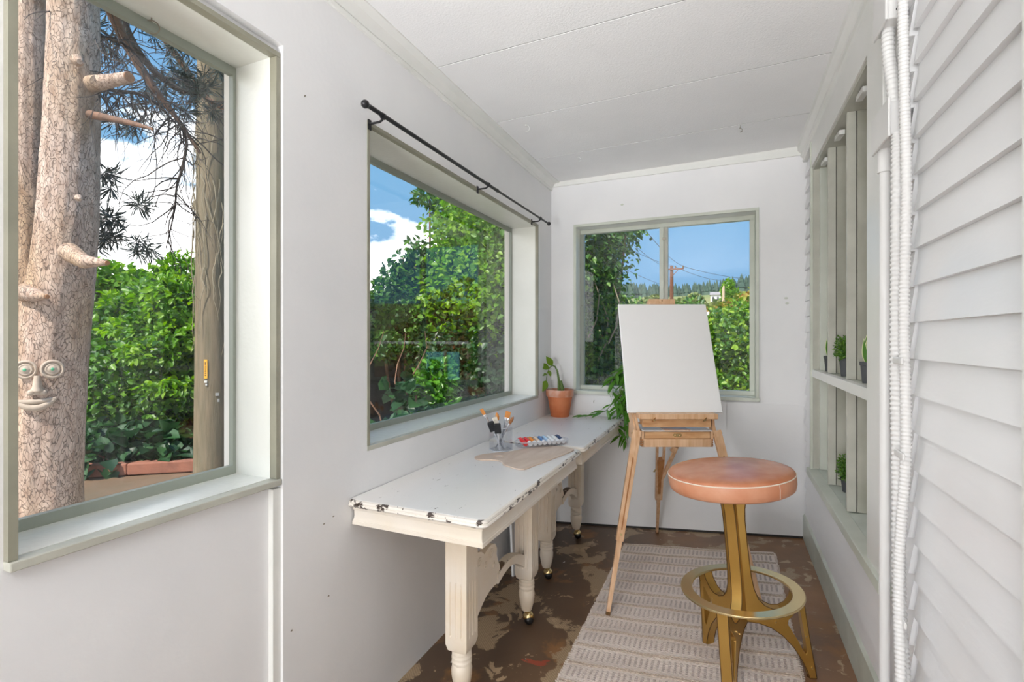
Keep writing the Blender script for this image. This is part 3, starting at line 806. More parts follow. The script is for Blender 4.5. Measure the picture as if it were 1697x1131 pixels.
# ------------------------------------------------------------------ curtain rod
cr = thing('curtain_rod', (-1.06, 2.1, 2.0), 'thin black curtain rod over the wide desk window', 'curtain rod')
MB().tube([(-1.06, 1.275, 2.004), (-1.06, 2.25, 2.000)], 0.0075, 10).build('rod', 'black_metal', cr, smooth=60)
MB().tube([(-1.06, 2.20, 2.000), (-1.06, 3.025, 2.002)], 0.0058, 10).build('inner_rod', 'black_metal', cr, smooth=60)
MB().tube([(-1.06, 2.24, 2.000), (-1.06, 2.26, 2.000)], 0.0085, 10).build('joint_collar', 'black_metal', cr, smooth=60)
for y0, y1, rr_ in ((1.278, 1.252, 0.0135), (3.022, 3.046, 0.0125)):
    sgn = 1 if y1 > y0 else -1
    P = [(-1.06, y0 + sgn * k * 0.0045, 2.003) for k in range(8)]
    MB().tube(P, [0.008, 0.0085, rr_ * 0.8, rr_, rr_, rr_ * 0.92, rr_ * 0.65, rr_ * 0.2], 12).build('finial', 'black_metal', cr, smooth=60)
for y in (1.352, 2.15, 2.88):
    MB().tube([(-1.119, y, 1.985), (-1.075, y, 1.985), (-1.063, y, 1.990)], 0.004, 8).build('bracket', 'black_metal', cr, smooth=60)
    MB().tube([(-1.06, y - 0.006, 2.001), (-1.06, y + 0.006, 2.001)], 0.0105, 10).build('bracket_ring', 'black_metal', cr, smooth=60)
    MB().box(-1.12, -1.116, y - 0.008, y + 0.008, 1.965, 2.0).build('wall_plate', 'black_metal', cr)

# ================================================================== FURNITURE
def rrect(x0, x1, y0, y1, r, inset, z, n=5):
    x0 += inset; x1 -= inset; y0 += inset; y1 -= inset
    r = max(r - inset * 0.5, 0.002)
    P = []
    for cx, cy, a0 in ((x1 - r, y1 - r, 0), (x0 + r, y1 - r, 90), (x0 + r, y0 + r, 180), (x1 - r, y0 + r, 270)):
        for k in range(n + 1):
            a = R(a0 + 90 * k / n); P.append((cx + r * math.cos(a), cy + r * math.sin(a), z))
    return P
def desk_leg(desk, x, y, zt, z0, castor=True):
    """square fluted shaft, ringed turned foot, ball castor"""
    hs = 0.040
    def section(h, d, z):
        P = []
        fr = [-1, -0.62, -0.55, -0.49, -0.42, -0.10, -0.04, 0.04, 0.10, 0.42, 0.49, 0.55, 0.62]
        dp = [0, 0, d, d, 0, 0, d, d, 0, 0, d, d, 0]
        for q in range(4):
            for f_, k in zip(fr, dp):
                a, b = f_ * h, h - k
                px_, py_ = ((a, -b), (b, a), (-a, b), (-b, -a))[q]
                P.append((x + px_, y + py_, z))
        return P
    L = [section(0.026, 0, z0 + 0.196), section(hs * 0.86, 0, z0 + 0.203), section(hs, 0, z0 + 0.225), section(hs, 0, z0 + 0.250), section(hs, 0.0045, z0 + 0.256),
         section(hs, 0.0045, z0 + 0.425), section(hs, 0, z0 + 0.436), section(hs, 0, zt)]
    leg = MB().loft(L).build('leg', 'cream_paint', desk, smooth=25)
    prof = [(0.031, 0.198), (0.0335, 0.192), (0.0335, 0.186), (0.029, 0.183), (0.0345, 0.177), (0.0345, 0.170), (0.030, 0.167), (0.0345, 0.161), (0.0345, 0.154), (0.030, 0.150),
            (0.033, 0.145), (0.0355, 0.132), (0.0345, 0.112), (0.030, 0.086), (0.024, 0.062), (0.021, 0.056), (0.012, 0.055)]
    MB().lathe([(r, z0 + z) for r, z in reversed(prof)], 20, (x, y, 0)).build('turned_foot', 'cream_paint', leg, smooth=35)
    if castor:
        MB().lathe([(0.006, z0 + 0.035), (0.006, z0 + 0.058)], 8, (x, y, 0)).build('castor_stem', 'brass', leg)
        MB().sphere((x + 0.010, y - 0.004, z0 + 0.030), 0.0245, 18, 12).build('castor_ball', 'brass', leg, smooth=60)
        MB().sphere((x + 0.014, y - 0.010, z0 + 0.0215), 0.0215, 18, 12, (1.0, 1.0, 1.0)).build('castor_wheel', 'rubber', leg, smooth=60)
    return leg
def desk(y0, y1, la, lb, label, xr=-0.622, top=0.735, skew=0.0):
    d = thing('writing_desk', ((XL + xr) / 2, (y0 + y1) / 2, 0.0), label, 'desk', 'two halves of the white painted desk along the wall')
    xl = XL + 0.002
    prof = [(0.016, -0.026), (0.006, -0.024), (0.001, -0.018), (0.003, -0.013), (0.006, -0.012), (0.005, -0.009), (0.007, -0.004), (0.013, -0.001)]
    L = [rrect(xl - 0.014, xr, y0, y1, 0.022, i, top + z) for i, z in prof]
    L = [[(max(p[0], xl), p[1], p[2]) for p in lp] for lp in L]
    e = MB().loft(L).build('top_edge', 'table_edge', d, smooth=30)
    MB().loft([[(max(p[0], xl), p[1], p[2]) for p in rrect(xl - 0.014, xr, y0, y1, 0.022, i, top + z)] for i, z in ((0.012, -0.003), (0.013, -0.0006), (0.017, 0.0))]).build('top', 'table_paint', d, smooth=30)
    # apron: cove and beaded lower edge
    ap = [(0.022, -0.026), (0.022, -0.037), (0.0245, -0.039), (0.0250, -0.058), (0.0240, -0.066), (0.0225, -0.070), (0.0225, -0.072), (0.0200, -0.074), (0.0200, -0.085), (0.028, -0.086)]
    L = [[(max(p[0], xl + 0.001), p[1], p[2]) for p in rrect(xl - 0.02, xr, y0, y1, 0.004, i, top + z, 1)] for i, z in reversed(ap)]
    MB().loft(L).build('apron', 'cream_paint' if y0 > 2 else 'table_edge2', d, smooth=20)
    z0 = zf(la[0])
    desk_leg(d, la[0], la[1], top - 0.085, zf(la[0])); desk_leg(d, lb[0], lb[1], top - 0.085, zf(lb[0]))
    # stretcher: scrolled bracket by the near leg, then a shallow arch to the far leg
    xs = (la[0] + lb[0]) / 2
    ya, yb = la[1] + 0.038, lb[1] - 0.038
    n = 14
    up, lo = [], []
    for k in range(n + 1):
        t = k / n; y = ya + 0.20 + (yb - ya - 0.20) * t
        u_ = 0.348 + 0.030 * math.sin(math.pi * t) - 0.035 * t
        up.append((y, z0 + u_)); lo.append((y, z0 + u_ - 0.036 - 0.020 * t + 0.014 * math.sin(math.pi * t)))
    lo2 = [(y, z) for y, z in lo]
    st = MB().poly(up + lo2[::-1], [], 0.034, lambda a, b, h: (xs + h, a, b)).build('stretcher', 'cream_paint', d, smooth=30)
    MB().poly([(y, z + 0.001) for y, z in up] + [(y, z + 0.0035) for y, z in up[::-1]], [], 0.030, lambda a, b, h: (xs + h, a, b)).build('worn_top', 'cream_worn', st)
    br = [(ya, z0 + 0.49), (ya + 0.02, z0 + 0.497), (ya + 0.038, z0 + 0.488), (ya + 0.052, z0 + 0.468), (ya + 0.066, z0 + 0.478), (ya + 0.086, z0 + 0.482), (ya + 0.104, z0 + 0.472),
          (ya + 0.112, z0 + 0.452), (ya + 0.110, z0 + 0.425), (ya + 0.118, z0 + 0.40), (ya + 0.128, z0 + 0.37), (ya + 0.130, z0 + 0.34), (ya + 0.125, z0 + 0.312), (ya + 0.098, z0 + 0.318),
          (ya + 0.075, z0 + 0.315), (ya + 0.058, z0 + 0.308), (ya + 0.040, z0 + 0.292), (ya + 0.018, z0 + 0.268), (ya, z0 + 0.24)]
    br = [(ya + (y - ya) * 1.75, z) for y, z in br]
    b = MB().poly(br, [], 0.026, lambda a, b_, h: (xs + h, a, b_)).build('carved_bracket', 'cream_paint', d)
    for cy, cz, r in ((ya + 0.05, z0 + 0.455, 0.018), (ya + 0.145, z0 + 0.448, 0.020), (ya + 0.098, z0 + 0.425, 0.013), (ya + 0.165, z0 + 0.40, 0.013)):
        P = [(xs + 0.013, cy + r * (1 - k / 16) * math.cos(k * 0.75), cz + r * (1 - k / 16) * math.sin(k * 0.75)) for k in range(14)]
        MB().tube(P, 0.0028, 6).build('carved_scroll', 'cream_paint', b, smooth=60)
    return d
mat('table_edge2', (0.80, 0.72, 0.60), 0.38, var=(5.0, (0.84, 0.79, 0.72), 1.0), bump=(50, 0.12), flecks=(20, 0.78, (0.30, 0.2, 0.12)))
desk(1.245, 2.262, (-0.825, 1.47), (-0.808, 2.02), 'near half of the long white painted desk with chipped edges', xr=-0.622)
desk(2.268, 3.250, (-0.868, 2.45), (-0.872, 3.02), 'far half of the white painted desk under the terracotta pot', xr=-0.612, top=0.739)

# leaning white board under the desk
o = MB().hexa([(-1.055, 2.42, zf(-1.05)), (-1.043, 2.42, zf(-1.05)), (-1.043, 3.0, zf(-1.05)), (-1.055, 3.0, zf(-1.05)),
               (-1.118, 2.50, 0.62), (-1.106, 2.50, 0.62), (-1.106, 3.0, 0.62), (-1.118, 3.0, 0.62)]).build('leaning_board', 'wall_white')
tag(o, 'plain white board leaning on the wall beneath the desk', 'board')

# ------------------------------------------------------------------ bar stool, standing square on the tilted floor
SX, SY = 0.069, 1.909
st = thing('bar_stool', (SX, SY, zf(SX) + 0.004), 'round tan leather bar stool with gold three-legged base', 'stool', local=True, rot=(0, -SLOPE, 0))
HT = 0.708
MB().lathe([(0.02, HT - 0.066), (0.195, HT - 0.066), (0.203, HT - 0.060), (0.207, HT - 0.045), (0.208, HT - 0.02), (0.2065, HT - 0.012)], 64).build('seat_side', 'leather_side', st, smooth=50)
MB().lathe([(0.2062, HT - 0.0125), (0.2065, HT - 0.010), (0.203, HT - 0.004), (0.196, HT - 0.0005), (0.180, HT + 0.003), (0.14, HT + 0.007), (0.09, HT + 0.010), (0.04, HT + 0.0115), (0.005, HT + 0.012)], 64).build('seat_top', 'leather', st, smooth=50)
MB().tube([(0.2070 * math.cos(k * math.pi / 40), 0.2070 * math.sin(k * math.pi / 40), HT - 0.0118) for k in range(81)], 0.0021, 6, False).build('stitched_seam', 'thread', st, smooth=60)
a = R(252 + 62)
for da in (0, 0.025):
    MB().tube([(0.2085 * math.cos(a + da), 0.2085 * math.sin(a + da), HT - 0.014), (0.2092 * math.cos(a + da), 0.2092 * math.sin(a + da), HT - 0.03), (0.206 * math.cos(a + da), 0.206 * math.sin(a + da), HT - 0.058)], 0.0012 if da else 0.0008, 6).build('side_seam', 'thread' if da == 0 else 'leather_side', st)
MB().lathe([(0.02, HT - 0.080), (0.12, HT - 0.078), (0.12, HT - 0.066), (0.02, HT - 0.066)], 32).build('seat_plate', 'bronze_dark', st)
def smooth_closed(P, n=4):
    Q = []; m = len(P)
    for i in range(m):
        p0, p1, p2, p3 = P[i - 1], P[i], P[(i + 1) % m], P[(i + 2) % m]
        for k in range(n):
            t = k / n
            Q.append(tuple(0.5 * (2 * p1[j] + (p2[j] - p0[j]) * t + (2 * p0[j] - 5 * p1[j] + 4 * p2[j] - p3[j]) * t * t + (3 * p1[j] - p0[j] - 3 * p2[j] + p3[j]) * t ** 3) for j in (0, 1)))
    return Q
out = [(0.002, 0.628), (0.058, 0.628), (0.050, 0.618), (0.042, 0.600), (0.036, 0.57), (0.033, 0.53), (0.033, 0.47), (0.034, 0.40), (0.036, 0.34), (0.041, 0.295), (0.052, 0.262), (0.070, 0.240), (0.095, 0.228), (0.120, 0.228),
       (0.142, 0.240), (0.158, 0.262), (0.166, 0.285), (0.194, 0.285), (0.198, 0.20), (0.204, 0.10), (0.211, 0.010), (0.2115, 0.0), (0.190, 0.0), (0.186, 0.02), (0.172, 0.058), (0.150, 0.100), (0.120, 0.138), (0.085, 0.165), (0.045, 0.180), (0.002, 0.185)]
hole = [(0.142, 0.192), (0.156, 0.206), (0.168, 0.222), (0.178, 0.232), (0.182, 0.215), (0.186, 0.150), (0.190, 0.090), (0.186, 0.078), (0.180, 0.086), (0.166, 0.122), (0.148, 0.158), (0.138, 0.178)]
for ai, ang in enumerate((132.3, 12.4, 252.5)):
    ca, sa = math.cos(R(ang)), math.sin(R(ang))
    fn = lambda p, z, h: (p * ca - h * sa, p * sa + h * ca, z)
    lg = MB().poly(out, [hole], 0.034, fn).build('leg_frame', 'gold_paint', st, smooth=28, bevel=0.0015)
    # dark inset rims along the flat faces
    for side in (-1, 1):
        for lp in (out[1:17], out[17:]):
            P = [fn(p * 1.0, z, side * 0.0172) for p, z in lp]
            MB().tube(P, 0.0016, 5).build('rim_line', 'bronze_dark', lg)
        for p, z in ((0.190, 0.245), (0.192, 0.14), (0.200, 0.035), (0.128, 0.205), (0.10, 0.185), (0.035, 0.60)):
            MB().tube([fn(p, z, side * 0.016), fn(p, z, side * 0.0195)], 0.003, 8).build('rivet', 'gold_pale', lg)
    MB().tube([(0.200 * ca, 0.200 * sa, -0.004), (0.200 * ca, 0.200 * sa, 0.001)], 0.014, 12).build('foot_pad', 'bronze_dark', lg)
MB().ring(0.160, 0.199, 0.285, 0.293, 72).build('foot_ring', 'gold_pale', st, smooth=40, bevel=0.002)

# ------------------------------------------------------------------ rug
RX0, RX1, RY0, RY1 = -0.552, 0.232, 1.05, 2.985
rug = thing('woven_rug', (-0.16, 2.0, zf(-0.16)), 'cream flat-woven rug with rows of grey dashes', 'rug')
TH = 0.008
rr = random.Random(5)
nx, ny = 30, 130
def rz(x, y):
    return zf(x) + TH + 0.0025 * math.sin(y * 27 + 2 * math.sin(x * 5)) + 0.0012 * math.sin(x * 31 + y * 7)
V = []; F = []
ex0 = [rr.uniform(-0.004, 0.004) for _ in range(ny + 1)]; ex1 = [rr.uniform(-0.006, 0.006) for _ in range(ny + 1)]
def rx(i, j):
    sk = 0.02 * math.sin(j / ny * 5)
    return RX0 + ex0[j] + (RX1 + ex1[j] - RX0 - ex0[j]) * i / nx
for layer in (0, 1):
    for j in range(ny + 1):
        y = RY0 + (RY1 - RY0) * j / ny
        for i in range(nx + 1):
            x = rx(i, j); V.append((x, y + 0.012 * math.sin(x * 2.5), rz(x, y) if layer else zf(x) + 0.001))
w_ = nx + 1; off = w_ * (ny + 1)
for j in range(ny):
    for i in range(nx):
        a = j * w_ + i; F.append((off + a, off + a + 1, off + a + w_ + 1, off + a + w_)); F.append((a, a + w_, a + w_ + 1, a + 1))
for j in range(ny):
    a = j * w_; F.append((a, off + a, off + a + w_, a + w_)); a += nx; F.append((a, a + w_, off + a + w_, off + a))
for i in range(nx):
    F.append((i, i + 1, off + i + 1, off + i)); a = ny * w_ + i; F.append((a, off + a, off + a + 1, a + 1))
m_ = MB(); m_.v = V; m_.f = F
m_.build('weave', 'rug_weave', rug, smooth=60)
tf = MB(); pitch = 0.1155
yrow = RY1 - 0.022
rowi = 0
while yrow > RY0 + 0.08:
    # braided cords above each row
    for q in (0.0, 0.011):
        P = []
        n = 120
        for k in range(n + 1):
            x = RX0 + 0.004 + (RX1 - RX0 - 0.008) * k / n
            y = yrow - q + 0.0016 * (1 if k % 2 else -1) + 0.012 * math.sin(x * 2.5)
            P.append((x, y, rz(x, yrow - q) + 0.0012))
        MB().tube(P, 0.0030, 5).build('braid', 'rug_braid', rug, smooth=60)
    y1 = yrow - 0.027; y0 = yrow - 0.090
    x = RX0 + 0.022
    while x < RX1 - 0.02:
        for k in range(6):
            ya = y0 + (y1 - y0) * k / 6; yb = y0 + (y1 - y0) * (k + 0.82) / 6
            ww = 0.0054 + rr.uniform(-0.0008, 0.0008); xo = x + rr.uniform(-0.0008, 0.0008)
            w2_ = 0.012 * math.sin(xo * 2.5); zz = rz(xo, (ya + yb) / 2)
            tf.hexa([(xo - ww, ya + w2_, zz - 0.001), (xo + ww, ya + w2_, zz - 0.001), (xo + ww, yb + w2_, zz - 0.001), (xo - ww, yb + w2_, zz - 0.001),
                     (xo - ww * 0.6, ya + 0.001 + w2_, zz + 0.0022), (xo + ww * 0.6, ya + 0.001 + w2_, zz + 0.0022), (xo + ww * 0.6, yb - 0.001 + w2_, zz + 0.0022), (xo - ww * 0.6, yb - 0.001 + w2_, zz + 0.0022)])
        x += 0.0200
    yrow -= pitch; rowi += 1
tag(tf.build('dash_tufts', 'rug_tuft', rug), kind='stuff')
fr = MB()
for side, xx in ((-1, RX0), (1, RX1)):
    y = RY0
    while y < RY1:
        z = zf(xx) + 0.006
        fr.tube([(xx - side * 0.004, y + 0.012 * math.sin(xx * 2.5), z), (xx + side * (0.006 + rr.uniform(0, 0.005)), y + 0.004 + 0.012 * math.sin(xx * 2.5), z - 0.003)], 0.0035, 5)
        y += 0.013
tag(fr.build('edge_loops', 'rug_fringe', rug, smooth=60), kind='stuff')

# ------------------------------------------------------------------ easel (box easel) and canvas
EA = R(YAW)
E0 = Vector((_c * 0.787 - _s * 2.35, _s * 0.787 + _c * 2.35, 0.0))
es = thing('box_easel', E0, 'pale wooden box easel on three telescopic legs', 'easel', local=True, rot=(0, 0, EA))
def efl(lx, ly):   # floor height below an easel-local point
    return zf(E0.x + math.cos(EA) * lx - math.sin(EA) * ly)
bx_ = MB()
bx_.box(-0.170, 0.170, 0.0, 0.012, 0.738, 0.776)
bx_.box(-0.170, -0.158, 0.0, 0.27, 0.738, 0.812); bx_.box(0.158, 0.170, 0.0, 0.27, 0.738, 0.812); bx_.box(-0.17, 0.17, 0.258, 0.27, 0.738, 0.812); bx_.box(-0.158, 0.158, 0.012, 0.258, 0.738, 0.748)
body = bx_.build('box', 'easel_wood', es, bevel=0.0015)
dr = MB().box(-0.155, 0.155, 0.002, 0.20, 0.778, 0.810).build('drawer', 'easel_grain', es, bevel=0.001)
for x in (-0.012, 0.012):
    MB().ring(0.004, 0.008, -0.003, 0.0, 16).build('drawer_catch', 'brass', dr).matrix_local = Matrix.Translation((x, 0.0, 0.795)) @ Matrix.Rotation(R(90), 4, 'X')
MB().box(-0.005, 0.005, -0.003, 0.001, 0.788, 0.802).build('drawer_catch', 'brass', dr)
for sx in (-1, 1):
    for z in (0.745, 0.757, 0.769):
        MB().box(sx * 0.171 - 0.006, sx * 0.171 + (-0.001 if sx > 0 else 0.007), -0.0008, 0.003, z, z + 0.006).build('box_joint', 'easel_dark', body)
MB().box(-0.165, 0.165, -0.004, 0.20, 0.8135, 0.817).build('palette_panel', 'paper', es)
MB().box(-0.06, 0.06, -0.006, 0.15, 0.8172, 0.820).build('palette_panel', 'easel_wood', es)
MB().box(-0.163, 0.163, 0.010, 0.026, 0.832, 0.876).build('lower_panel', 'easel_grain', es)
lf = MB().box(-0.187, 0.187, -0.018, 0.046, 0.872, 0.898).build('canvas_ledge', 'easel_wood', es, bevel=0.004)
for x in (-0.118, 0.122):
    MB().tube([(x, -0.012, 0.866), (x, -0.024, 0.870)], 0.005, 8).build('wing_nut', 'brass', lf)
    MB().bar((x - 0.010, -0.022, 0.862), (x + 0.008, -0.022, 0.882), 0.003, 0.005).build('wing_nut', 'brass', lf)
SL = Vector((0, 0.21, 0.537)).normalized()     # canvas lean
NB = Vector((0, 0.537, -0.21)).normalized()    # away from the viewer
c0 = Vector((0, 0.032, 0.898))
p0 = c0 + NB * 0.034
MB().bar(p0 - SL * 0.05, p0 + SL * 0.30, 0.33, 0.012, (1, 0, 0)).build('lid', 'easel_grain', es)
MB().bar(p0 + NB * 0.014 - SL * 0.0, p0 + NB * 0.014 + SL * 0.59, 0.045, 0.014, (1, 0, 0)).build('mast', 'easel_wood', es)
ct = c0 + SL * 0.578
MB().bar(ct + NB * 0.020 - SL * 0.002, ct + NB * 0.020 + SL * 0.028, 0.138, 0.05, (1, 0, 0)).build('top_clamp', 'easel_wood', es, bevel=0.003)
MB().tube([ct + SL * 0.016 - NB * 0.006, ct + SL * 0.016 - NB * 0.0035], 0.003, 8).build('screw', 'bronze_dark', es)
for sx in (-1, 1):
    MB().bar((sx * 0.177, 0.012, 0.78), (sx * 0.192, 0.075, 0.905), 0.012, 0.024, (1, 0, 0)).build('side_strut', 'easel_wood', es)
    MB().bar((sx * 0.192, 0.05, 0.79), (sx * 0.198, 0.13, 0.90), 0.006, 0.060, (1, 0, 0)).build('side_strut', 'easel_wood', es)
def easel_leg(a, b, foot=True):
    a, b = Vector(a), Vector(b)
    m = a.lerp(b, 0.62)
    lg = MB().bar(a, m, 0.040, 0.020, (1, 0, 0), 0.034, 0.020).build('leg', 'easel_wood', es, bevel=0.002)
    MB().bar(a.lerp(b, 0.50), b, 0.026, 0.016, (1, 0, 0), 0.017, 0.014).build('lower_leg', 'easel_wood', lg, bevel=0.002)
    d = (b - a).normalized(); s_ = (Vector((1, 0, 0)) - d * d.x).normalized(); n_ = d.cross(s_)
    if n_.y > 0: n_ = -n_
    MB().bar(a.lerp(b, 0.16) + n_ * 0.0092, a.lerp(b, 0.56) + n_ * 0.0092, 0.006, 0.003, s_).build('slot', 'easel_dark', lg)
    q = a.lerp(b, 0.585)
    MB().tube([q + n_ * 0.008, q + n_ * 0.015], 0.005, 8).build('leg_bolt', 'brass', lg)
    MB().bar(b - d * 0.014, b, 0.019, 0.016, (1, 0, 0)).build('foot_cap', 'bronze_dark', lg)
    MB().tube([a.lerp(b, 0.02) - s_ * 0.024, a.lerp(b, 0.02) + s_ * 0.024], 0.004, 8).build('hinge_bolt', 'brass', lg)
    return lg
lfoot = (-0.370, -0.195); rfoot = (0.293, -0.200); bfoot = (0.118, 0.735)
easel_leg((-0.190, 0.012, 0.815), (*lfoot, efl(*lfoot) + 0.013))
easel_leg((0.190, 0.012, 0.815), (*rfoot, efl(*rfoot) + 0.013))
# rear leg: twin rails, block, slotted strip, telescopic foot
A = Vector((0.0, 0.255, 0.750)); B = Vector((*bfoot, efl(*bfoot) + 0.002))
d_ = (B - A).normalized()
rl = MB()
for s_ in (-1, 1): rl.bar(A + Vector((s_ * 0.020, 0, 0)), A.lerp(B, 0.62) + Vector((s_ * 0.014, 0, 0)), 0.012, 0.016, (1, 0, 0))
rl = rl.build('leg', 'easel_wood', es)
MB().bar(A.lerp(B, 0.22), A.lerp(B, 0.40), 0.038, 0.028, (1, 0, 0), 0.022, 0.026).build('leg_block', 'easel_dark', rl)
MB().bar(A.lerp(B, 0.40), A.lerp(B, 0.66), 0.020, 0.010, (1, 0, 0)).build('leg_strip', 'easel_dark', rl)
MB().bar(A.lerp(B, 0.56), B, 0.020, 0.014, (1, 0, 0), 0.014, 0.012).build('lower_leg', 'easel_wood', rl)
MB().bar(B - d_ * 0.01, B, 0.018, 0.014, (1, 0, 0)).build('foot_cap', 'bronze_dark', rl)
MB().bar(A.lerp(B, 0.33) + Vector((-0.034, 0, -0.008)), A.lerp(B, 0.33) + Vector((-0.02, 0, 0.008)), 0.004, 0.012).build('wing_nut', 'brass', rl)
MB().bar((0.085, 0.20, 0.745), A.lerp(B, 0.40) + Vector((0.018, 0, 0.0)), 0.018, 0.012, (1, 0, 0)).build('brace', 'easel_wood', es)
MB().bar((0.05, 0.235, 0.665), (0.066, 0.222, 0.69), 0.026, 0.014, (1, 0, 0)).build('brace_clip', 'easel_wood', es)

cv = thing('canvas', E0 + Matrix.Rotation(EA, 3, 'Z') @ c0, 'blank white stretched canvas standing on the easel', 'canvas', local=True, rot=(0, 0, EA))
W2, H2 = 0.229, 0.577
loops = []
for (t_, ins) in ((0.0, 0.0025), (0.002, 0.0), (0.016, 0.0), (0.018, 0.0015)):
    loops.append([NB * t_ + SL * (ins + 0.0) + Vector((-W2 + ins, 0, 0)), NB * t_ + SL * ins + Vector((W2 - ins, 0, 0)), NB * t_ + SL * (H2 - ins) + Vector((W2 - ins, 0, 0)), NB * t_ + SL * (H2 - ins) + Vector((-W2 + ins, 0, 0))])
MB().loft(loops).build('stretched_cloth', 'canvas_white', cv)
for z0_, z1_, xa_, xb_ in ((0.0, 0.04, -W2, W2), (H2 - 0.04, H2, -W2, W2)):
    MB().bar(NB * 0.020 + SL * ((z0_ + z1_) / 2) + Vector((xa_ + 0.004, 0, 0)), NB * 0.020 + SL * ((z0_ + z1_) / 2) + Vector((xb_ - 0.004, 0, 0)), 0.004, 0.036, NB).build('stretcher_bar', 'easel_wood', cv)
for x in (-W2 + 0.022, W2 - 0.022):
    MB().bar(NB * 0.020 + SL * 0.04 + Vector((x, 0, 0)), NB * 0.020 + SL * (H2 - 0.04) + Vector((x, 0, 0)), 0.004, 0.036, NB).build('stretcher_bar', 'easel_wood', cv)

# ================================================================== THINGS ON THE DESK
TOP = 0.735
def blade_mesh(name, material, L=1.0, W=0.3, fold=0.10, droop=0.15, n=7, tipw=0.0, basew=0.05):
    """one leaf along +y, midrib folded, drooping; 2 strips of quads"""
    m = MB(); rowsv = []
    for k in range(n + 1):
        t = k / n
        w = W / 2 * (math.sin(math.pi * (t ** 0.8)) if 0 < t < 1 else 0) + (basew * W if k == 0 else 0) + 0.002
        y = L * t; z = -droop * L * t * t
        rowsv.append([(-w, y, z + fold * w * 2), (0, y, z), (w, y, z + fold * w * 2)])
    for k in range(n):
        a, b = rowsv[k], rowsv[k + 1]
        i = len(m.v)
        m.v += a + b
        m.f += [(i, i + 1, i + 4, i + 3), (i + 1, i + 2, i + 5, i + 4)]
    # weld
    key = {}; V = []; idx = []
    for p in m.v:
        q = tuple(round(c_, 6) for c_ in p)
        if q not in key: key[q] = len(V); V.append(p)
        idx.append(key[q])
    m.f = [tuple(idx[i] for i in f) for f in m.f]; m.v = V
    return m.mesh(name, material, smooth=80, fixn=False)
def aim(pos, d, up=(0, 0, 1), s=1.0):
    d = Vector(d).normalized(); u = Vector(up)
    x = d.cross(u)
    x = x.normalized() if x.length > 1e-5 else Vector((1, 0, 0))
    z = x.cross(d)
    return Matrix.Translation(Vector(pos)) @ Matrix((x, d, z)).transposed().to_4x4() @ Matrix.Diagonal((s, s, s, 1))
def leaf(name, me, parent, pos, d, up=(0, 0, 1), s=1.0):
    o = bpy.data.objects.new(name, me); link(o, parent)
    o.matrix_basis = aim(pos, d, up, s)
    return o

# terracotta pot and plant
PX, PY = -1.018, 3.140
tp = thing('potted_plant', (PX, PY, TOP + 0.004), 'terracotta pot holding a cut stalk and one arching leafy stem', 'plant')
z = TOP + 0.004
pot = MB().lathe([(0.058, z), (0.060, z + 0.002), (0.0825, z + 0.135), (0.080, z + 0.137), (0.056, z + 0.02), (0.01, z + 0.02)], 40, (PX, PY, 0)).build('pot', 'terracotta', tp, smooth=40)
MB().lathe([(0.083, z + 0.133), (0.090, z + 0.135), (0.0925, z + 0.142), (0.0935, z + 0.176), (0.091, z + 0.180), (0.086, z + 0.179), (0.083, z + 0.150)], 40, (PX, PY, 0), False).build('rim', 'terracotta_rim', pot, smooth=40)
MB().lathe([(0.002, z + 0.155), (0.05, z + 0.157), (0.084, z + 0.153)], 24, (PX, PY, 0)).build('soil', 'soil', tp)
S = [(PX - 0.006, PY, z + 0.15), (PX - 0.008, PY, z + 0.24), (PX - 0.016, PY - 0.004, z + 0.30), (PX - 0.032, PY - 0.008, z + 0.332), (PX - 0.05, PY - 0.012, z + 0.338), (PX - 0.068, PY - 0.015, z + 0.322), (PX - 0.082, PY - 0.02, z + 0.285), (PX - 0.088, PY - 0.024, z + 0.235), (PX - 0.082, PY - 0.024, z + 0.20)]
MB().tube(S, [0.011, 0.0085, 0.0065, 0.005, 0.004, 0.003, 0.0025, 0.002, 0.0015], 8).build('stem', 'stem_green', tp, smooth=60)
MB().tube([(PX + 0.022, PY - 0.004, z + 0.15), (PX + 0.018, PY - 0.004, z + 0.19), (PX + 0.008, PY - 0.006, z + 0.238)], [0.013, 0.012, 0.0085], 8).build('cut_stalk', 'stem_green', tp, smooth=60)
lz = blade_mesh('zz_leaf', 'leaf_olive', 1.0, 0.55, 0.12, 0.12)
for p, d, u, s_ in (((PX - 0.048, PY - 0.012, z + 0.338), (-0.25, -0.4, 0.55), (0.5, -1, 0.1), 0.078), ((PX - 0.070, PY - 0.015, z + 0.318), (-0.62, -0.55, 0.32), (0.5, -1, 0.6), 0.082),
                    ((PX - 0.082, PY - 0.020, z + 0.280), (-0.75, -0.75, -0.08), (0.3, -0.4, 1), 0.072), ((PX - 0.086, PY - 0.024, z + 0.236), (-0.15, -0.55, -0.75), (0.6, -0.8, 0.1), 0.090), ((PX - 0.074, PY - 0.017, z + 0.305), (0.25, -0.1, -0.5), (0.6, -0.8, 0.1), 0.045)):
    leaf('leaf', lz, tp, p, d, u, s_)

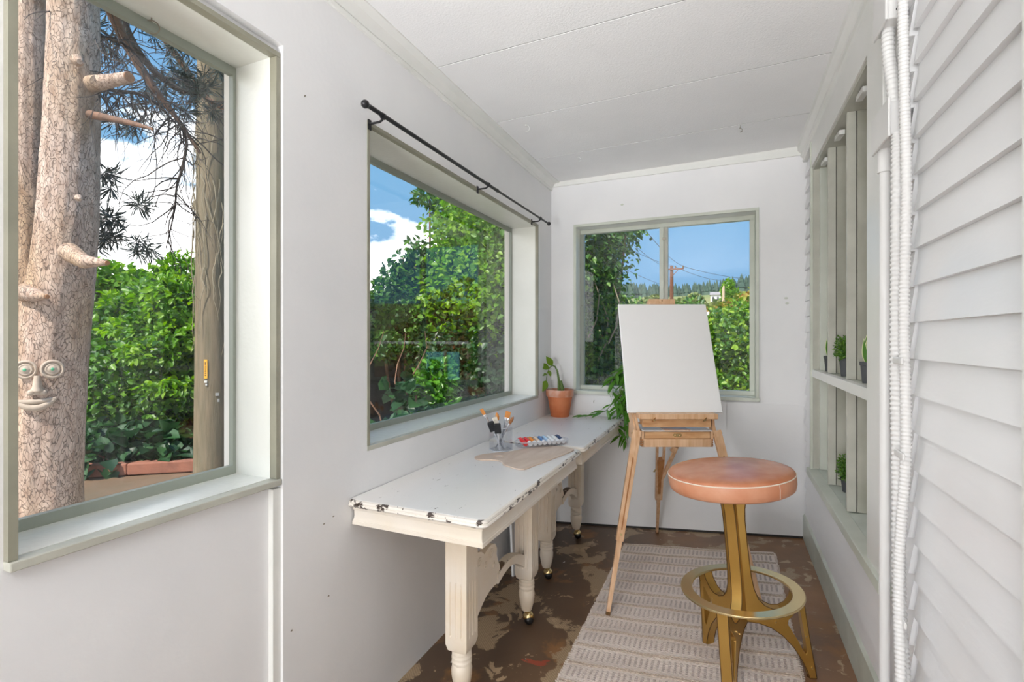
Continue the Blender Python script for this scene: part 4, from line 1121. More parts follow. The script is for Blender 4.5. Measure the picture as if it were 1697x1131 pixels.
# trailing plant on the end window's sill, spilling past the desk
tr_ = thing('trailing_plant', (-0.485, 3.315, 0.905), 'long-leaved trailing plant spilling down beside the canvas', 'plant')
MB().lathe([(0.036, 0.906), (0.047, 0.975), (0.052, 0.976), (0.052, 0.99), (0.046, 0.988), (0.036, 0.92), (0.01, 0.92)], 24, (-0.485, 3.315, 0)).build('pot', 'pot_grey', tr_, smooth=40)
ll = blade_mesh('trailing_leaf', 'leaf_house', 1.0, 0.26, 0.12, 0.22)
rr = random.Random(21)
stems = [
    [(-0.485, 3.30, 0.98), (-0.545, 3.24, 1.06), (-0.605, 3.21, 1.02), (-0.635, 3.20, 0.93), (-0.645, 3.195, 0.83)],
    [(-0.485, 3.30, 0.98), (-0.565, 3.22, 1.08), (-0.645, 3.19, 1.04), (-0.695, 3.18, 0.97), (-0.710, 3.175, 0.90)],
    [(-0.485, 3.30, 0.98), (-0.575, 3.21, 1.03), (-0.625, 3.19, 0.93), (-0.650, 3.18, 0.80), (-0.640, 3.18, 0.68), (-0.625, 3.18, 0.60)],
    [(-0.485, 3.30, 0.98), (-0.555, 3.21, 1.00), (-0.590, 3.19, 0.90), (-0.605, 3.18, 0.78), (-0.600, 3.18, 0.66), (-0.590, 3.185, 0.58)],
    [(-0.485, 3.30, 0.98), (-0.575, 3.22, 0.98), (-0.635, 3.17, 0.88), (-0.715, 3.15, 0.79), (-0.795, 3.14, 0.756), (-0.875, 3.14, 0.752)],
    [(-0.485, 3.30, 0.98), (-0.535, 3.22, 1.10), (-0.575, 3.20, 1.10), (-0.610, 3.19, 1.03)],
    [(-0.485, 3.30, 0.98), (-0.545, 3.21, 0.95), (-0.575, 3.19, 0.84), (-0.580, 3.185, 0.72), (-0.575, 3.185, 0.62)],
    [(-0.485, 3.30, 0.98), (-0.55, 3.24, 1.05), (-0.60, 3.22, 1.00), (-0.63, 3.21, 0.90), (-0.62, 3.20, 0.80), (-0.60, 3.20, 0.72)],
    [(-0.485, 3.30, 0.98), (-0.53, 3.25, 1.00), (-0.57, 3.22, 0.96), (-0.60, 3.21, 0.86), (-0.595, 3.20, 0.76)],
    [(-0.485, 3.30, 0.98), (-0.56, 3.23, 1.09), (-0.63, 3.20, 1.05), (-0.67, 3.19, 0.96), (-0.68, 3.18, 0.88)],
]
for st_ in stems:
    MB().tube(st_, [0.0035 - 0.0022 * k / (len(st_) - 1) for k in range(len(st_))], 6).build('stem', 'stem_green', tr_, smooth=60)
    for i in range(len(st_) - 1):
        a, b = Vector(st_[i]), Vector(st_[i + 1])
        n = max(2, int((b - a).length / 0.028))
        if i == 0: continue
        for k in range(n):
            p = a.lerp(b, (k + rr.random() * 0.6) / n); d = (b - a).normalized()
            on_table = p.z < 0.80 and p.x < -0.60
            sd = Vector((rr.uniform(-1, 1), rr.uniform(-0.9, 0.35), rr.uniform(-0.35, 0.35)))
            if on_table: sd.z = abs(sd.z) * 0.3 + 0.05
            v = d * 0.55 + sd.normalized() * 0.8 + Vector((0, 0, 0.02 if on_table else -0.25))
            leaf('leaf', ll, tr_, p, v, (rr.uniform(-0.4, 0.4), -0.5, 1), rr.uniform(0.070, 0.105))

# brush cup
CX, CY = -0.968, 2.095
cup = thing('brush_cup', (CX, CY, TOP), 'clear acrylic hexagonal cup full of paint brushes', 'cup')
def hexloop(r, z): return [(CX + r * math.cos(R(20 + 60 * k)), CY + r * math.sin(R(20 + 60 * k)), z) for k in range(6)]
MB().loft([hexloop(0.055, TOP + 0.001), hexloop(0.055, TOP + 0.108), hexloop(0.0525, TOP + 0.108), hexloop(0.0525, TOP + 0.004)]).build('shell', 'acrylic', cup)
MB().loft([hexloop(0.0552, TOP + 0.106), hexloop(0.0560, TOP + 0.1085), hexloop(0.0520, TOP + 0.1088), hexloop(0.0522, TOP + 0.106), hexloop(0.0552, TOP + 0.106)], False).build('rim', 'brush_pale', cup)
MB().loft([hexloop(0.0552, TOP + 0.0005), hexloop(0.0556, TOP + 0.004), hexloop(0.0520, TOP + 0.0045), hexloop(0.0520, TOP + 0.0008), hexloop(0.0552, TOP + 0.0005)], False).build('base_edge', 'brush_pale', cup)
def brush(base, tip, kind, label):
    base, tip = Vector(base), Vector(tip)
    d = (tip - base).normalized(); L = (tip - base).length
    b = thing('paint_brush', base, label, 'brush', 'brushes standing in the acrylic cup')
    if kind[0] == 'foam':
        MB().tube([base, tip - d * 0.045], [0.0035, 0.0035], 8).build('handle', 'brush_pale', b, smooth=60)
        MB().bar(tip - d * 0.050, tip - d * 0.006, 0.030, 0.013, (0.9, 0.4, 0)).build('foam_head', 'foam_black', b, bevel=0.002)
        MB().bar(tip - d * 0.006, tip, 0.030, 0.013, (0.9, 0.4, 0), 0.022, 0.003).build('foam_tip', 'foam_black', b)
        return b
    w = kind[2]
    MB().tube([base, base.lerp(tip, 0.35), tip - d * 0.085], [0.0022, 0.0045, 0.0040], 8).build('handle', kind[3], b, smooth=60)
    MB().tube([tip - d * 0.087, tip - d * 0.070, tip - d * 0.036], [0.0046, 0.0050, 0.0058], 10).build('ferrule', 'brush_silver', b, smooth=60)
    if kind[0] == 'flat':
        MB().bar(tip - d * 0.038, tip - d * 0.004, w, 0.007, (0.9, 0.4, 0), w * 1.15, 0.004).build('bristles', kind[1], b, bevel=0.001)
        MB().bar(tip - d * 0.046, tip - d * 0.034, 0.011, 0.010, (0.9, 0.4, 0), w, 0.007).build('ferrule_mouth', 'brush_silver', b)
    else:
        MB().tube([tip - d * 0.037, tip - d * 0.024, tip - d * 0.010, tip], [0.0060, w * 0.5, w * 0.42, 0.0015], 10).build('bristles', kind[1], b, smooth=60)
    return b
zb_ = TOP + 0.006
BR = [((CX + 0.020, CY - 0.010), (797, 677, 2.235), ('flat', 'bristle_orange', 0.014, 'brush_handle'), 'flat orange-tipped brush leaning furthest left in the cup'),
      ((CX + 0.018, CY + 0.012), (819, 691, 2.290), ('flat', 'bristle_white', 0.020, 'brush_pale'), 'broad cream-bristled brush behind the black foam brushes'),
      ((CX + 0.000, CY + 0.022), (823, 684, 2.300), ('round', 'bristle_orange', 0.018, 'brush_pale'), 'round orange brush beside the cream-bristled one'),
      ((CX + 0.010, CY - 0.020), (812, 699, 2.250), ('foam',), 'black foam brush on the left in the cup'),
      ((CX + 0.004, CY - 0.026), (824, 702, 2.240), ('foam',), 'black foam brush in the middle of the cup'),
      ((CX - 0.012, CY + 0.006), (843, 681, 2.300), ('flat', 'bristle_orange', 0.022, 'brush_handle'), 'broad bright orange brush standing upright on the right'),
      ((CX - 0.024, CY - 0.006), (851, 691, 2.290), ('round', 'bristle_brown', 0.016, 'brush_handle'), 'dark brown round brush leaning furthest right in the cup'),
      ((CX - 0.020, CY + 0.016), (846, 688, 2.320), ('round', 'bristle_white', 0.012, 'brush_handle'), 'small cream round brush behind the brown one')]
for (bx0, by0), (u, v, D), kind, lab in BR:
    brush((bx0, by0, zb_), pd(u, v, D), kind, lab)

# palette
pal = [(-0.990, 1.880), (-1.004, 1.905), (-1.003, 1.940), (-0.985, 1.975), (-0.950, 2.015), (-0.905, 2.060), (-0.880, 2.110), (-0.862, 2.170), (-0.840, 2.225), (-0.805, 2.250), (-0.740, 2.255), (-0.690, 2.245), (-0.655, 2.222), (-0.648, 2.195),
       (-0.665, 2.10), (-0.724, 1.830), (-0.733, 1.806), (-0.750, 1.798), (-0.775, 1.803), (-0.828, 1.830), (-0.846, 1.848), (-0.862, 1.874), (-0.890, 1.890), (-0.930, 1.882), (-0.960, 1.870)]
hole_ = [(-0.912 + 0.024 * math.cos(k * math.pi / 10) * 0.80 - 0.016 * math.sin(k * math.pi / 10) * 0.60, 1.952 + 0.024 * math.cos(k * math.pi / 10) * 0.60 + 0.016 * math.sin(k * math.pi / 10) * 0.80) for k in range(20)]
o = MB().poly(smooth_closed(pal, 3), [hole_], 0.005, lambda a, b, h: (a, b, TOP + 0.0032 + h)).build('artist_palette', 'palette_wood', bevel=0.0008)
tag(o, 'thin wooden artist palette with a thumb hole on the desk', 'palette')

# dish of paint tubes
TD = Vector((0.718, 0.696, 0)); TPp = Vector((0.696, -0.718, 0))
T0 = Vector((-0.818, 2.243, TOP + 0.0068))
dish = thing('paint_dish', T0, 'clear oval dish holding a row of paint tubes', 'dish')
def oval(a, b, z, n=40):
    P = []
    for k in range(n):
        t = 2 * math.pi * k / n
        ca, sa = math.cos(t), math.sin(t)
        P.append(T0 + TD * (a * math.copysign(abs(ca) ** 0.7, ca)) + TPp * (b * math.copysign(abs(sa) ** 0.7, sa)) + Vector((0, 0, z)))
    return P
MB().loft([oval(0.128, 0.048, 0.0), oval(0.134, 0.052, 0.004), oval(0.136, 0.054, 0.024), oval(0.133, 0.051, 0.024), oval(0.130, 0.048, 0.005)]).build('shell', 'acrylic', dish, smooth=40)
MB().loft([oval(0.1362, 0.0542, 0.0225), oval(0.1370, 0.0550, 0.0245), oval(0.1330, 0.0510, 0.0250), oval(0.1328, 0.0508, 0.0228), oval(0.1362, 0.0542, 0.0225)], False).build('rim', 'brush_pale', dish, smooth=40)
tn = [('red', 0), ('red', 0), ('orange', 1), ('cream', 2), ('dark blue', 3), ('pale blue', 4), ('white', 5), ('white', 5), ('navy', 6)]
lab = ['red paint tube at the left end of the dish', 'second red paint tube from the left in the dish', 'orange paint tube next to the red ones', 'cream paint tube between orange and blue', 'dark blue paint tube in the middle of the dish',
       'pale blue paint tube right of the dark blue one', 'white paint tube next to the pale blue one', 'white paint tube beside the navy one', 'navy paint tube at the right end of the dish']
for k, (nm, ci) in enumerate(tn):
    c_ = T0 + TD * (-0.098 + 0.0245 * k) + Vector((0, 0, 0.019))
    a = c_ - TPp * 0.040 + Vector((0, 0, 0.012)); b = c_ + TPp * 0.016; e = c_ + TPp * 0.036 - Vector((0, 0, 0.003))
    t_ = thing('paint_tube', c_, lab[k], 'paint tube', 'paint tubes lying in the clear dish')
    MB().bar(a - TPp * 0.004, a + TPp * 0.004, 0.021, 0.003, TD).build('crimp', 'paint_%d' % ci, t_)
    MB().tube([a + TPp * 0.003, a.lerp(b, 0.35), b, b + TPp * 0.003], [0.0065, 0.0098, 0.0105, 0.008], 14).build('body', 'paint_%d' % ci, t_, smooth=50)
    MB().tube([b + TPp * 0.002, e], [0.0108, 0.0102], 14).build('cap', 'cap_white' if k > 0 else 'paint_0', t_, smooth=50)

# ================================================================== FOLIAGE GENERATOR
def leaf_cloud(pts, dirs, ups, size, wid, fold, rng):
    """one mesh of 6-vertex folded leaves"""
    n = len(pts)
    d = dirs / np.linalg.norm(dirs, axis=1, keepdims=True)
    x = np.cross(d, ups); x /= (np.linalg.norm(x, axis=1, keepdims=True) + 1e-9)
    z = np.cross(x, d)
    s = size[:, None]; w = s * wid
    L1 = pts + d * s * 0.30 - x * w * 0.5 + z * w * fold
    R1 = pts + d * s * 0.30 + x * w * 0.5 + z * w * fold
    L2 = pts + d * s * 0.68 - x * w * 0.40 + z * w * fold * 0.7
    R2 = pts + d * s * 0.68 + x * w * 0.40 + z * w * fold * 0.7
    T = pts + d * s - z * s * 0.12
    V = np.stack([pts, R1, R2, T, L2, L1], axis=1).reshape(-1, 3)
    b = np.arange(n)[:, None] * 6
    F = np.concatenate([b + np.array([[0, 1, 2, 3]]), b + np.array([[0, 3, 4, 5]])], axis=0)
    return V, F
def np_mesh(name, V, F, material):
    me = bpy.data.meshes.new(name)
    k = F.shape[1]
    me.vertices.add(len(V)); me.vertices.foreach_set('co', V.astype(np.float32).ravel())
    me.loops.add(F.size); me.loops.foreach_set('vertex_index', F.astype(np.int32).ravel())
    me.polygons.add(len(F)); me.polygons.foreach_set('loop_start', (np.arange(len(F)) * k).astype(np.int32))
    try: me.polygons.foreach_set('loop_total', np.full(len(F), k, np.int32))
    except Exception: pass
    me.materials.append(MAT[material]); me.update(calc_edges=True); me.validate()
    return me
def foliage(name, blobs, n, size, material, parent, seed, wid=0.62, shell=(0.70, 1.02), up=0.6, jitter=0.7, clump=0, fold=0.22, droop=0.0):
    """blobs: (cx, cy, cz, rx, ry, rz); leaves scattered through their outer shells"""
    g = np.random.default_rng(seed)
    B = np.array(blobs, float)
    area_ = (B[:, 3] * B[:, 4] + B[:, 3] * B[:, 5] + B[:, 4] * B[:, 5]); pr = area_ / area_.sum()
    idx = g.choice(len(B), n, p=pr)
    v = g.normal(size=(n, 3)); v /= np.linalg.norm(v, axis=1, keepdims=True)
    rad = g.uniform(shell[0], shell[1], n)[:, None]
    lump = 1 + 0.10 * np.sin(v[:, :1] * 7 + idx[:, None]) + 0.08 * np.sin(v[:, 2:] * 9 + idx[:, None] * 2)
    pts = B[idx, :3] + v * B[idx, 3:6] * rad * lump
    if clump:
        cidx = g.integers(0, max(1, n // clump), n)
        cen = pts[:max(1, n // clump)]
        pts = cen[cidx] + g.normal(size=(n, 3)) * size * 1.3
        v = v[:max(1, n // clump)][cidx]
    dirs = v * 0.6 + g.normal(size=(n, 3)) * jitter + np.array([0, 0, -droop])
    ups = v * 0.8 + np.array([0, 0, up]) + g.normal(size=(n, 3)) * 0.45
    sz = size * g.uniform(0.6, 1.25, n)
    V, F = leaf_cloud(pts, dirs, ups, sz, wid, fold, g)
    o = bpy.data.objects.new(name, np_mesh(name, V, F, material)); link(o, parent)
    return o

# ------------------------------------------------------------------ small plants in the recess
def small_pot(x, y, z, label, kind, h=0.075, r=0.0215):
    p = thing('potted_fern' if kind == 'fern' else 'snake_plant', (x, y, z), label, 'plant', 'small potted plants in the wall recess')
    pt = MB().lathe([(r * 0.72, z + 0.0005), (r * 0.98, z + h * 0.82), (r * 1.08, z + h * 0.83), (r * 1.1, z + h), (r * 0.95, z + h), (r * 0.92, z + h * 0.86), (0.002, z + h * 0.86)], 24, (x, y, 0)).build('pot', 'pot_grey', p, smooth=40)
    if kind == 'fern':
        foliage('foliage', [(x, y, z + h + 0.042, 0.034, 0.075, 0.050), (x, y - 0.012, z + h + 0.025, 0.032, 0.06, 0.034)], 1500, 0.0125, 'leaf_fern', p, int(y * 1000) + int(z * 100), wid=0.42, shell=(0.15, 1.05))
        for k in range(7):
            a = k * 0.9
            MB().tube([(x, y, z + h * 0.85), (x + 0.012 * math.cos(a), y + 0.02 * math.sin(a), z + h + 0.03), (x + 0.022 * math.cos(a), y + 0.048 * math.sin(a), z + h + 0.066)], [0.0013, 0.0011, 0.0007], 5).build('stem', 'stem_green', p)
    else:
        bl = blade_mesh('snake_blade', 'leaf_edge', 1.0, 0.30, 0.06, 0.03)
        bi = blade_mesh('snake_inner', 'leaf_house', 1.0, 0.22, 0.06, 0.03)
        for dx, dy, s_, ux in ((0.0, -0.26, 0.142, 0.2), (0.02, 0.30, 0.112, -0.2), (0.10, 0.02, 0.120, 0.5), (-0.12, -0.05, 0.095, -0.4)):
            a = leaf('blade', bl, p, (x + dx * 0.02, y + dy * 0.02, z + h * 0.85), (dx, dy, 1), (-1, -0.35 + ux * 0.3, 0.1), s_)
            b = bpy.data.objects.new('blade_centre', bi); COL.objects.link(b); b.parent = a; b.location = (0, 0.04, 0.006); b.scale = (1, 0.9, 1)
    return p
small_pot(0.450, 2.780, 1.0965, 'yellow-edged snake plant in a grey pot, furthest on the shelf', 'snake')
small_pot(0.452, 2.440, 1.0965, 'round bushy green plant in a grey pot between two shelf dividers', 'fern')
small_pot(0.452, 2.085, 1.0965, 'yellow-edged snake plant in a grey pot, half hidden by the near casing', 'snake')
small_pot(0.470, 2.510, 0.598, 'small bushy green plant standing on the sill under the shelf', 'fern', h=0.060)

# ================================================================== OUTDOORS
GZ = -0.16
mb = MB().box(-14, 14, -8, 30, GZ - 0.1, GZ)
tag(mb.build('yard_ground', 'ground_soil'), 'bare brown soil of the garden outside the windows', 'ground', kind='structure')
for b_, l_ in (((-3.0, -1.36, -4.5, 3.5), 'added pale gravel strip along the porch that bounces sun indoors'), ((-3.0, 3.5, 3.5, 7.2), 'added pale gravel yard that bounces sun through the end window')):
    tag(MB().box(b_[0], b_[1], b_[2], b_[3], GZ - 0.05, GZ + 0.012).build('bounce_gravel', 'gravel'), l_, 'path', kind='structure')  # unseen pale ground, added to bounce sunlight up to the ceiling
# rising fields beyond the garden
def hz(x, y):
    d = math.hypot(x * 0.6, y)
    t = min(max((d - 28) / 230, 0), 1); s_ = t * t * (3 - 2 * t)
    return GZ - 0.12 + 21.5 * s_ + 0.9 * math.sin(x * 0.03 + 1) * s_ + 0.8 * math.sin(y * 0.05)* s_
V = []; F = []
nx, ny = 40, 40
for j in range(ny + 1):
    for i in range(nx + 1):
        x = -320 + 640 * i / nx; y = -60 + 420 * j / ny
        V.append((x, y, hz(x, y)))
for j in range(ny):
    for i in range(nx):
        a = j * (nx + 1) + i; F.append((a, a + 1, a + nx + 2, a + nx + 1))
m_ = MB(); m_.v = V; m_.f = F
tag(m_.build('fields', 'meadow', smooth=60), 'rolling green fields and low hill beyond the garden', 'hill', kind='structure')

# ------------------------------------------------------------------ the big tree outside the first window
def noisy_tube(path, rad, n, amp, seed, sub=14):
    g = random.Random(seed); P = []; Rr = []
    for i in range(len(path) - 1):
        a, b = Vector(path[i]), Vector(path[i + 1]); p_, q_ = Vector(path[max(i - 1, 0)]), Vector(path[min(i + 2, len(path) - 1)])
        for k in range(sub):
            t = k / sub
            P.append(0.5 * (2 * a + (b - p_) * t + (2 * p_ - 5 * a + 4 * b - q_) * t * t + (3 * a - p_ - 3 * b + q_) * t ** 3)); Rr.append(rad[i] + (rad[i + 1] - rad[i]) * t)
    P.append(Vector(path[-1])); Rr.append(rad[-1])
    m = MB(); m.tube(P, Rr, n)
    ph = [g.uniform(0, 6.28) for _ in range(8)]
    for idx in range(len(P)):
        for k in range(n):
            v = Vector(m.v[idx * n + k]); a = k * 2 * math.pi / n; z = v.z
            f_ = 1 + amp * (0.5 * math.sin(5 * a + 2.2 * z + ph[0]) + 0.35 * math.sin(11 * a - 3.1 * z + ph[1]) + 0.25 * math.sin(19 * a + 7 * z + ph[2]) + 0.2 * math.sin(31 * a + 17 * z + ph[3])) + amp * 0.25 * g.uniform(-1, 1)
            m.v[idx * n + k] = tuple(P[idx] + (v - P[idx]) * f_)
    return m
K = 2.75 / 819 * 0.77
tree = thing('pine_tree', (-3.50, 1.49, GZ), 'big rough-barked pine trunk with cut branch stubs outside the near window', 'tree')
tp_ = [(118, -420, 42), (122, 0, 43), (119, 200, 47), (110, 400, 52), (86, 600, 62), (74, 800, 64), (68, 1010, 76)]
MBt = noisy_tube([pd(u, v, 2.75) for u, v, r in tp_], [r * K for u, v, r in tp_], 72, 0.035, 4, 20)
MBt.build('trunk', 'bark', tree, smooth=70)
K2 = 2.95 / 819 * 0.80
tp2 = [(46, -400, 26), (50, 0, 25), (48, 150, 26), (44, 300, 30), (46, 450, 32), (62, 600, 30), (80, 720, 24)]
noisy_tube([pd(u, v, 2.93) for u, v, r in tp2], [r * K2 for u, v, r in tp2], 48, 0.05, 9, 16).build('trunk', 'bark', tree, smooth=70)
for pts, rs, mt, cut in (([(150, 140, 2.74), (185, 134, 2.66), (214, 128, 2.60)], [0.045, 0.034, 0.028], 'bark', True), ([(150, 190, 2.72), (190, 198, 2.62), (225, 206, 2.56), (252, 214, 2.50)], [0.024, 0.016, 0.013, 0.006], 'branch_bark', True),
                         ([(115, 418, 2.62), (140, 434, 2.52), (178, 436, 2.44)], [0.050, 0.036, 0.012], 'bark', True), ([(40, 485, 2.62), (62, 490, 2.56), (78, 492, 2.55)], [0.05, 0.03, 0.012], 'bark', True),
                         ([(128, 100, 2.62), (132, 102, 2.58)], [0.03, 0.012], 'bark', False), ([(130, 328, 2.60), (133, 330, 2.57)], [0.018, 0.004], 'bark', False)):
    P = [pd(*q) for q in pts]
    b = MB().tube(P, rs, 14).build('branch_stub', mt, tree, smooth=50)
    if cut:
        d = (P[-1] - P[-2]).normalized()
        MB().tube([P[-1] - d * 0.004, P[-1] + d * 0.004], [rs[-1] * 0.96, rs[-1] * 0.9], 14).build('cut_face', 'cut_wood', b)
br_ = [([(150, -60, 2.9), (196, 45, 3.2), (225, 100, 3.3), (255, 145, 3.35), (275, 172, 3.4), (300, 206, 3.45), (332, 254, 3.5)], [0.034, 0.030, 0.026, 0.022, 0.019, 0.015, 0.009], 'branch_bark'),
       ([(180, -30, 3.5), (216, 62, 3.6), (250, 112, 3.7), (290, 145, 3.8), (335, 160, 3.9)], [0.028, 0.026, 0.024, 0.020, 0.010], 'twig_dark'),
       ([(300, 208, 3.45), (309, 235, 3.5), (303, 275, 3.5), (293, 310, 3.5), (289, 350, 3.5), (275, 412, 3.5)], [0.012, 0.011, 0.010, 0.008, 0.006, 0.003], 'twig_dark'),
       ([(150, 146, 2.8), (190, 150, 2.9), (235, 158, 3.0), (268, 180, 3.1), (300, 216, 3.2)], [0.012, 0.010, 0.008, 0.007, 0.003], 'twig_dark'),
       ([(150, 58, 2.8), (180, 64, 2.9), (206, 72, 3.1)], [0.014, 0.011, 0.008], 'branch_bark'),
       ([(270, 60, 4.2), (305, 110, 4.3), (340, 160, 4.4), (392, 190, 4.5)], [0.030, 0.028, 0.024, 0.018], 'branch_bark')]
g = random.Random(12)
tw = MB(); paths = []
for pts, rs, mt in br_:
    P = [pd(*q) for q in pts]; paths.append(P)
    noisy_tube(P, rs, 10, 0.08, int(pts[0][0]), 6).build('dead_branch', mt, tree, smooth=60)
for P in paths:
    for k in range(44):
        i = g.randrange(len(P) - 1); p = P[i].lerp(P[i + 1], g.random())
        d = Vector((g.uniform(-0.5, 0.6), g.uniform(-0.6, 0.6), g.uniform(-0.9, 0.25)))
        Q = [p]; L = g.uniform(0.05, 0.13)
        for s_ in range(g.randint(4, 8)):
            d = (d + Vector((g.uniform(-0.4, 0.4), g.uniform(-0.4, 0.4), g.uniform(-0.45, 0.22)))).normalized(); Q.append(Q[-1] + d * L * 0.7)
        r0 = g.uniform(0.0028, 0.0058)
        tw.tube(Q, [r0 * (1 - 0.75 * j / (len(Q) - 1)) for j in range(len(Q))], 4)
        if g.random() < 0.7:
            q0 = Q[len(Q) // 2]; d2 = Vector((g.uniform(-1, 1), g.uniform(-1, 1), g.uniform(-1, 0.4))).normalized()
            tw.tube([q0, q0 + d2 * 0.06, q0 + d2 * 0.11 + Vector((0, 0, -0.03))], [0.0022, 0.0018, 0.001], 4)
tag(tw.build('bare_twigs', 'twig_dark', tree), kind='stuff')
def needle_tufts(cl, parent, seed, size=0.10):
    gg = np.random.default_rng(seed); pts = []; dirs = []
    for u, v, D, n, sp in cl:
        c = np.array(pd(u, v, D)); nt = max(3, n // 40)
        cen = c + gg.normal(size=(nt, 3)) * sp
        k = gg.integers(0, nt, n); base = cen[k]
        dd = gg.normal(size=(n, 3)) + np.array([0.2, 0, -0.3]); dd /= np.linalg.norm(dd, axis=1, keepdims=True)
        pts.append(base); dirs.append(dd)
    pts = np.concatenate(pts); dirs = np.concatenate(dirs)
    V, F = leaf_cloud(pts, dirs, gg.normal(size=pts.shape), size * gg.uniform(0.7, 1.2, len(pts)), 0.016, 0.0, gg)
    o = bpy.data.objects.new('needles', np_mesh('needles', V, F, 'needle')); link(o, parent); tag(o, kind='stuff')
needle_tufts([(295, 125, 3.9, 420, 0.13), (322, 165, 3.9, 700, 0.11), (255, 165, 3.5, 200, 0.08), (180, 290, 3.0, 160, 0.03), (172, 360, 3.0, 240, 0.05), (178, 400, 3.0, 200, 0.04), (228, 408, 3.3, 160, 0.03), (228, 340, 3.2, 100, 0.025),
              (312, 100, 4.0, 260, 0.10), (240, 80, 3.7, 120, 0.10), (212, 200, 3.2, 120, 0.05), (150, 40, 3.4, 300, 0.08)], tree, 3, 0.105)

# stone face hung on the trunk
def on_trunk(u, v, out=0.0):
    c = None
    for i in range(len(tp_) - 1):
        if tp_[i][1] <= v <= tp_[i + 1][1]:
            t = (v - tp_[i][1]) / (tp_[i + 1][1] - tp_[i][1]); cu = tp_[i][0] + (tp_[i + 1][0] - tp_[i][0]) * t; r = (tp_[i][2] + (tp_[i + 1][2] - tp_[i][2]) * t) * K
    cc = pd(cu, v, 2.75); d = pd(u, v, 1.0); dx, dy = d.x, d.y
    A_, B_, C_ = dx * dx + dy * dy, -2 * (dx * cc.x + dy * cc.y), cc.x ** 2 + cc.y ** 2 - r * r
    D = (-B_ - math.sqrt(max(B_ * B_ - 4 * A_ * C_, 0))) / (2 * A_) - out
    p = pd(u, v, D); nrm = (p - cc); nrm.z = 0; nrm.normalize()
    view = Vector((p.x, p.y, 0)).normalized() * -1
    return p, (nrm * 0.45 + view * 0.55).normalized()
def face_frame(p, n): # local: x right, y up, z outward
    r = Vector((0, 0, 1)).cross(n).normalized(); u = n.cross(r)
    return Matrix.Translation(p) @ Matrix((r, u, n)).transposed().to_4x4()
for (u, v), lab in (((43, 613), 'round stone eye with green pupil, left on the trunk'), ((87, 612), 'round stone eye with green pupil, right on the trunk')):
    p, n = on_trunk(u, v, 0.006); M_ = face_frame(p, n)
    e = thing('stone_eye', p, lab, 'ornament', 'stone face pieces hung on the trunk', local=True); e.matrix_world = M_; e.matrix_basis = M_
    MB().lathe([(0.002, -0.012), (0.046, -0.012), (0.050, 0.002), (0.048, 0.010), (0.042, 0.014), (0.037, 0.010), (0.033, 0.004), (0.031, 0.010), (0.027, 0.014), (0.020, 0.013), (0.014, 0.017), (0.002, 0.019)], 36).build('eye_disc', 'stone_face', e, smooth=40)
    MB().lathe([(0.007, 0.017), (0.008, 0.020), (0.004, 0.023), (0.001, 0.0235)], 16).build('pupil', 'gem_green', e, smooth=40)
p, n = on_trunk(62, 641, 0.004); M_ = face_frame(p, n)
e = thing('stone_nose', p, 'bulbous stone nose between the two stone eyes', 'ornament', 'stone face pieces hung on the trunk', local=True); e.matrix_basis = M_
L = []
for k in range(11):
    t = k / 10; y = 0.058 - 0.100 * t
    w = 0.014 + 0.010 * t + 0.016 * max(0, (t - 0.6)) ** 0.5 * (1 if t < 0.97 else 0.5); h_ = 0.014 + 0.030 * t if t < 0.9 else 0.022
    L.append([(w * math.cos(a), y, max(-0.012, h_ * math.sin(a))) for a in [R(-20 + 220 * q / 12) for q in range(13)]])
MB().loft(L).build('bridge', 'stone_face', e, smooth=60)
for sx in (-1, 1): MB().sphere((sx * 0.025, -0.032, 0.008), 0.016, 12, 8).build('nostril', 'stone_face', e, smooth=60)
p, n = on_trunk(60, 668, 0.004); M_ = face_frame(p, n)
e = thing('stone_mouth', p, 'smiling stone lips below the stone nose', 'ornament', 'stone face pieces hung on the trunk', local=True); e.matrix_basis = M_
for up_ in (1, -1):
    P = []; rr_ = []
    for k in range(17):
        t = -1 + 2 * k / 16
        P.append((0.078 * t, 0.016 * t * t * 1.3 + (0.011 * (1 - t * t) * up_ if up_ > 0 else -0.022 * (1 - t * t)) - 0.004 + 0.004 * t, 0.006 * (1 - t * t)))
        rr_.append(0.005 + (0.009 if up_ > 0 else 0.014) * (1 - t * t) ** 0.6)
    MB().tube(P, rr_, 10).build('upper_lip' if up_ > 0 else 'lower_lip', 'stone_face', e, smooth=60)

# ------------------------------------------------------------------ old pole with tags
pl = thing('utility_pole', (-4.78, 3.38, GZ), 'old brown wooden pole wrapped in dry vines with an orange tag', 'pole')
pb = pd(352, 563, 5.0)
noisy_tube([(pb.x, pb.y, GZ - 0.05), (pb.x, pb.y, 1.5), (pb.x + 0.01, pb.y, 3.0), (pb.x + 0.02, pb.y, 4.6)], [0.165, 0.152, 0.146, 0.14], 32, 0.02, 2, 12).build('shaft', 'pole_wood', pl, smooth=60)
vd = -Vector((pb.x, pb.y, 0)).normalized(); rt = Vector((0, 0, 1)).cross(vd)
g = random.Random(8)
vn = MB()
for k in range(30):
    a = g.uniform(-1.5, 1.5); z = g.uniform(1.8, 3.6); Q = []
    for s_ in range(7):
        a += g.uniform(-0.22, 0.22); z -= g.uniform(0.05, 0.16)
        Q.append(Vector((pb.x, pb.y, z)) + (vd * math.cos(a) + rt * math.sin(a)) * (0.158 + g.uniform(0, 0.03)))
    vn.tube(Q, [0.006 - 0.0007 * j for j in range(7)], 5)
tag(vn.build('dry_vines', 'vine_tan', pl, smooth=60), kind='stuff')
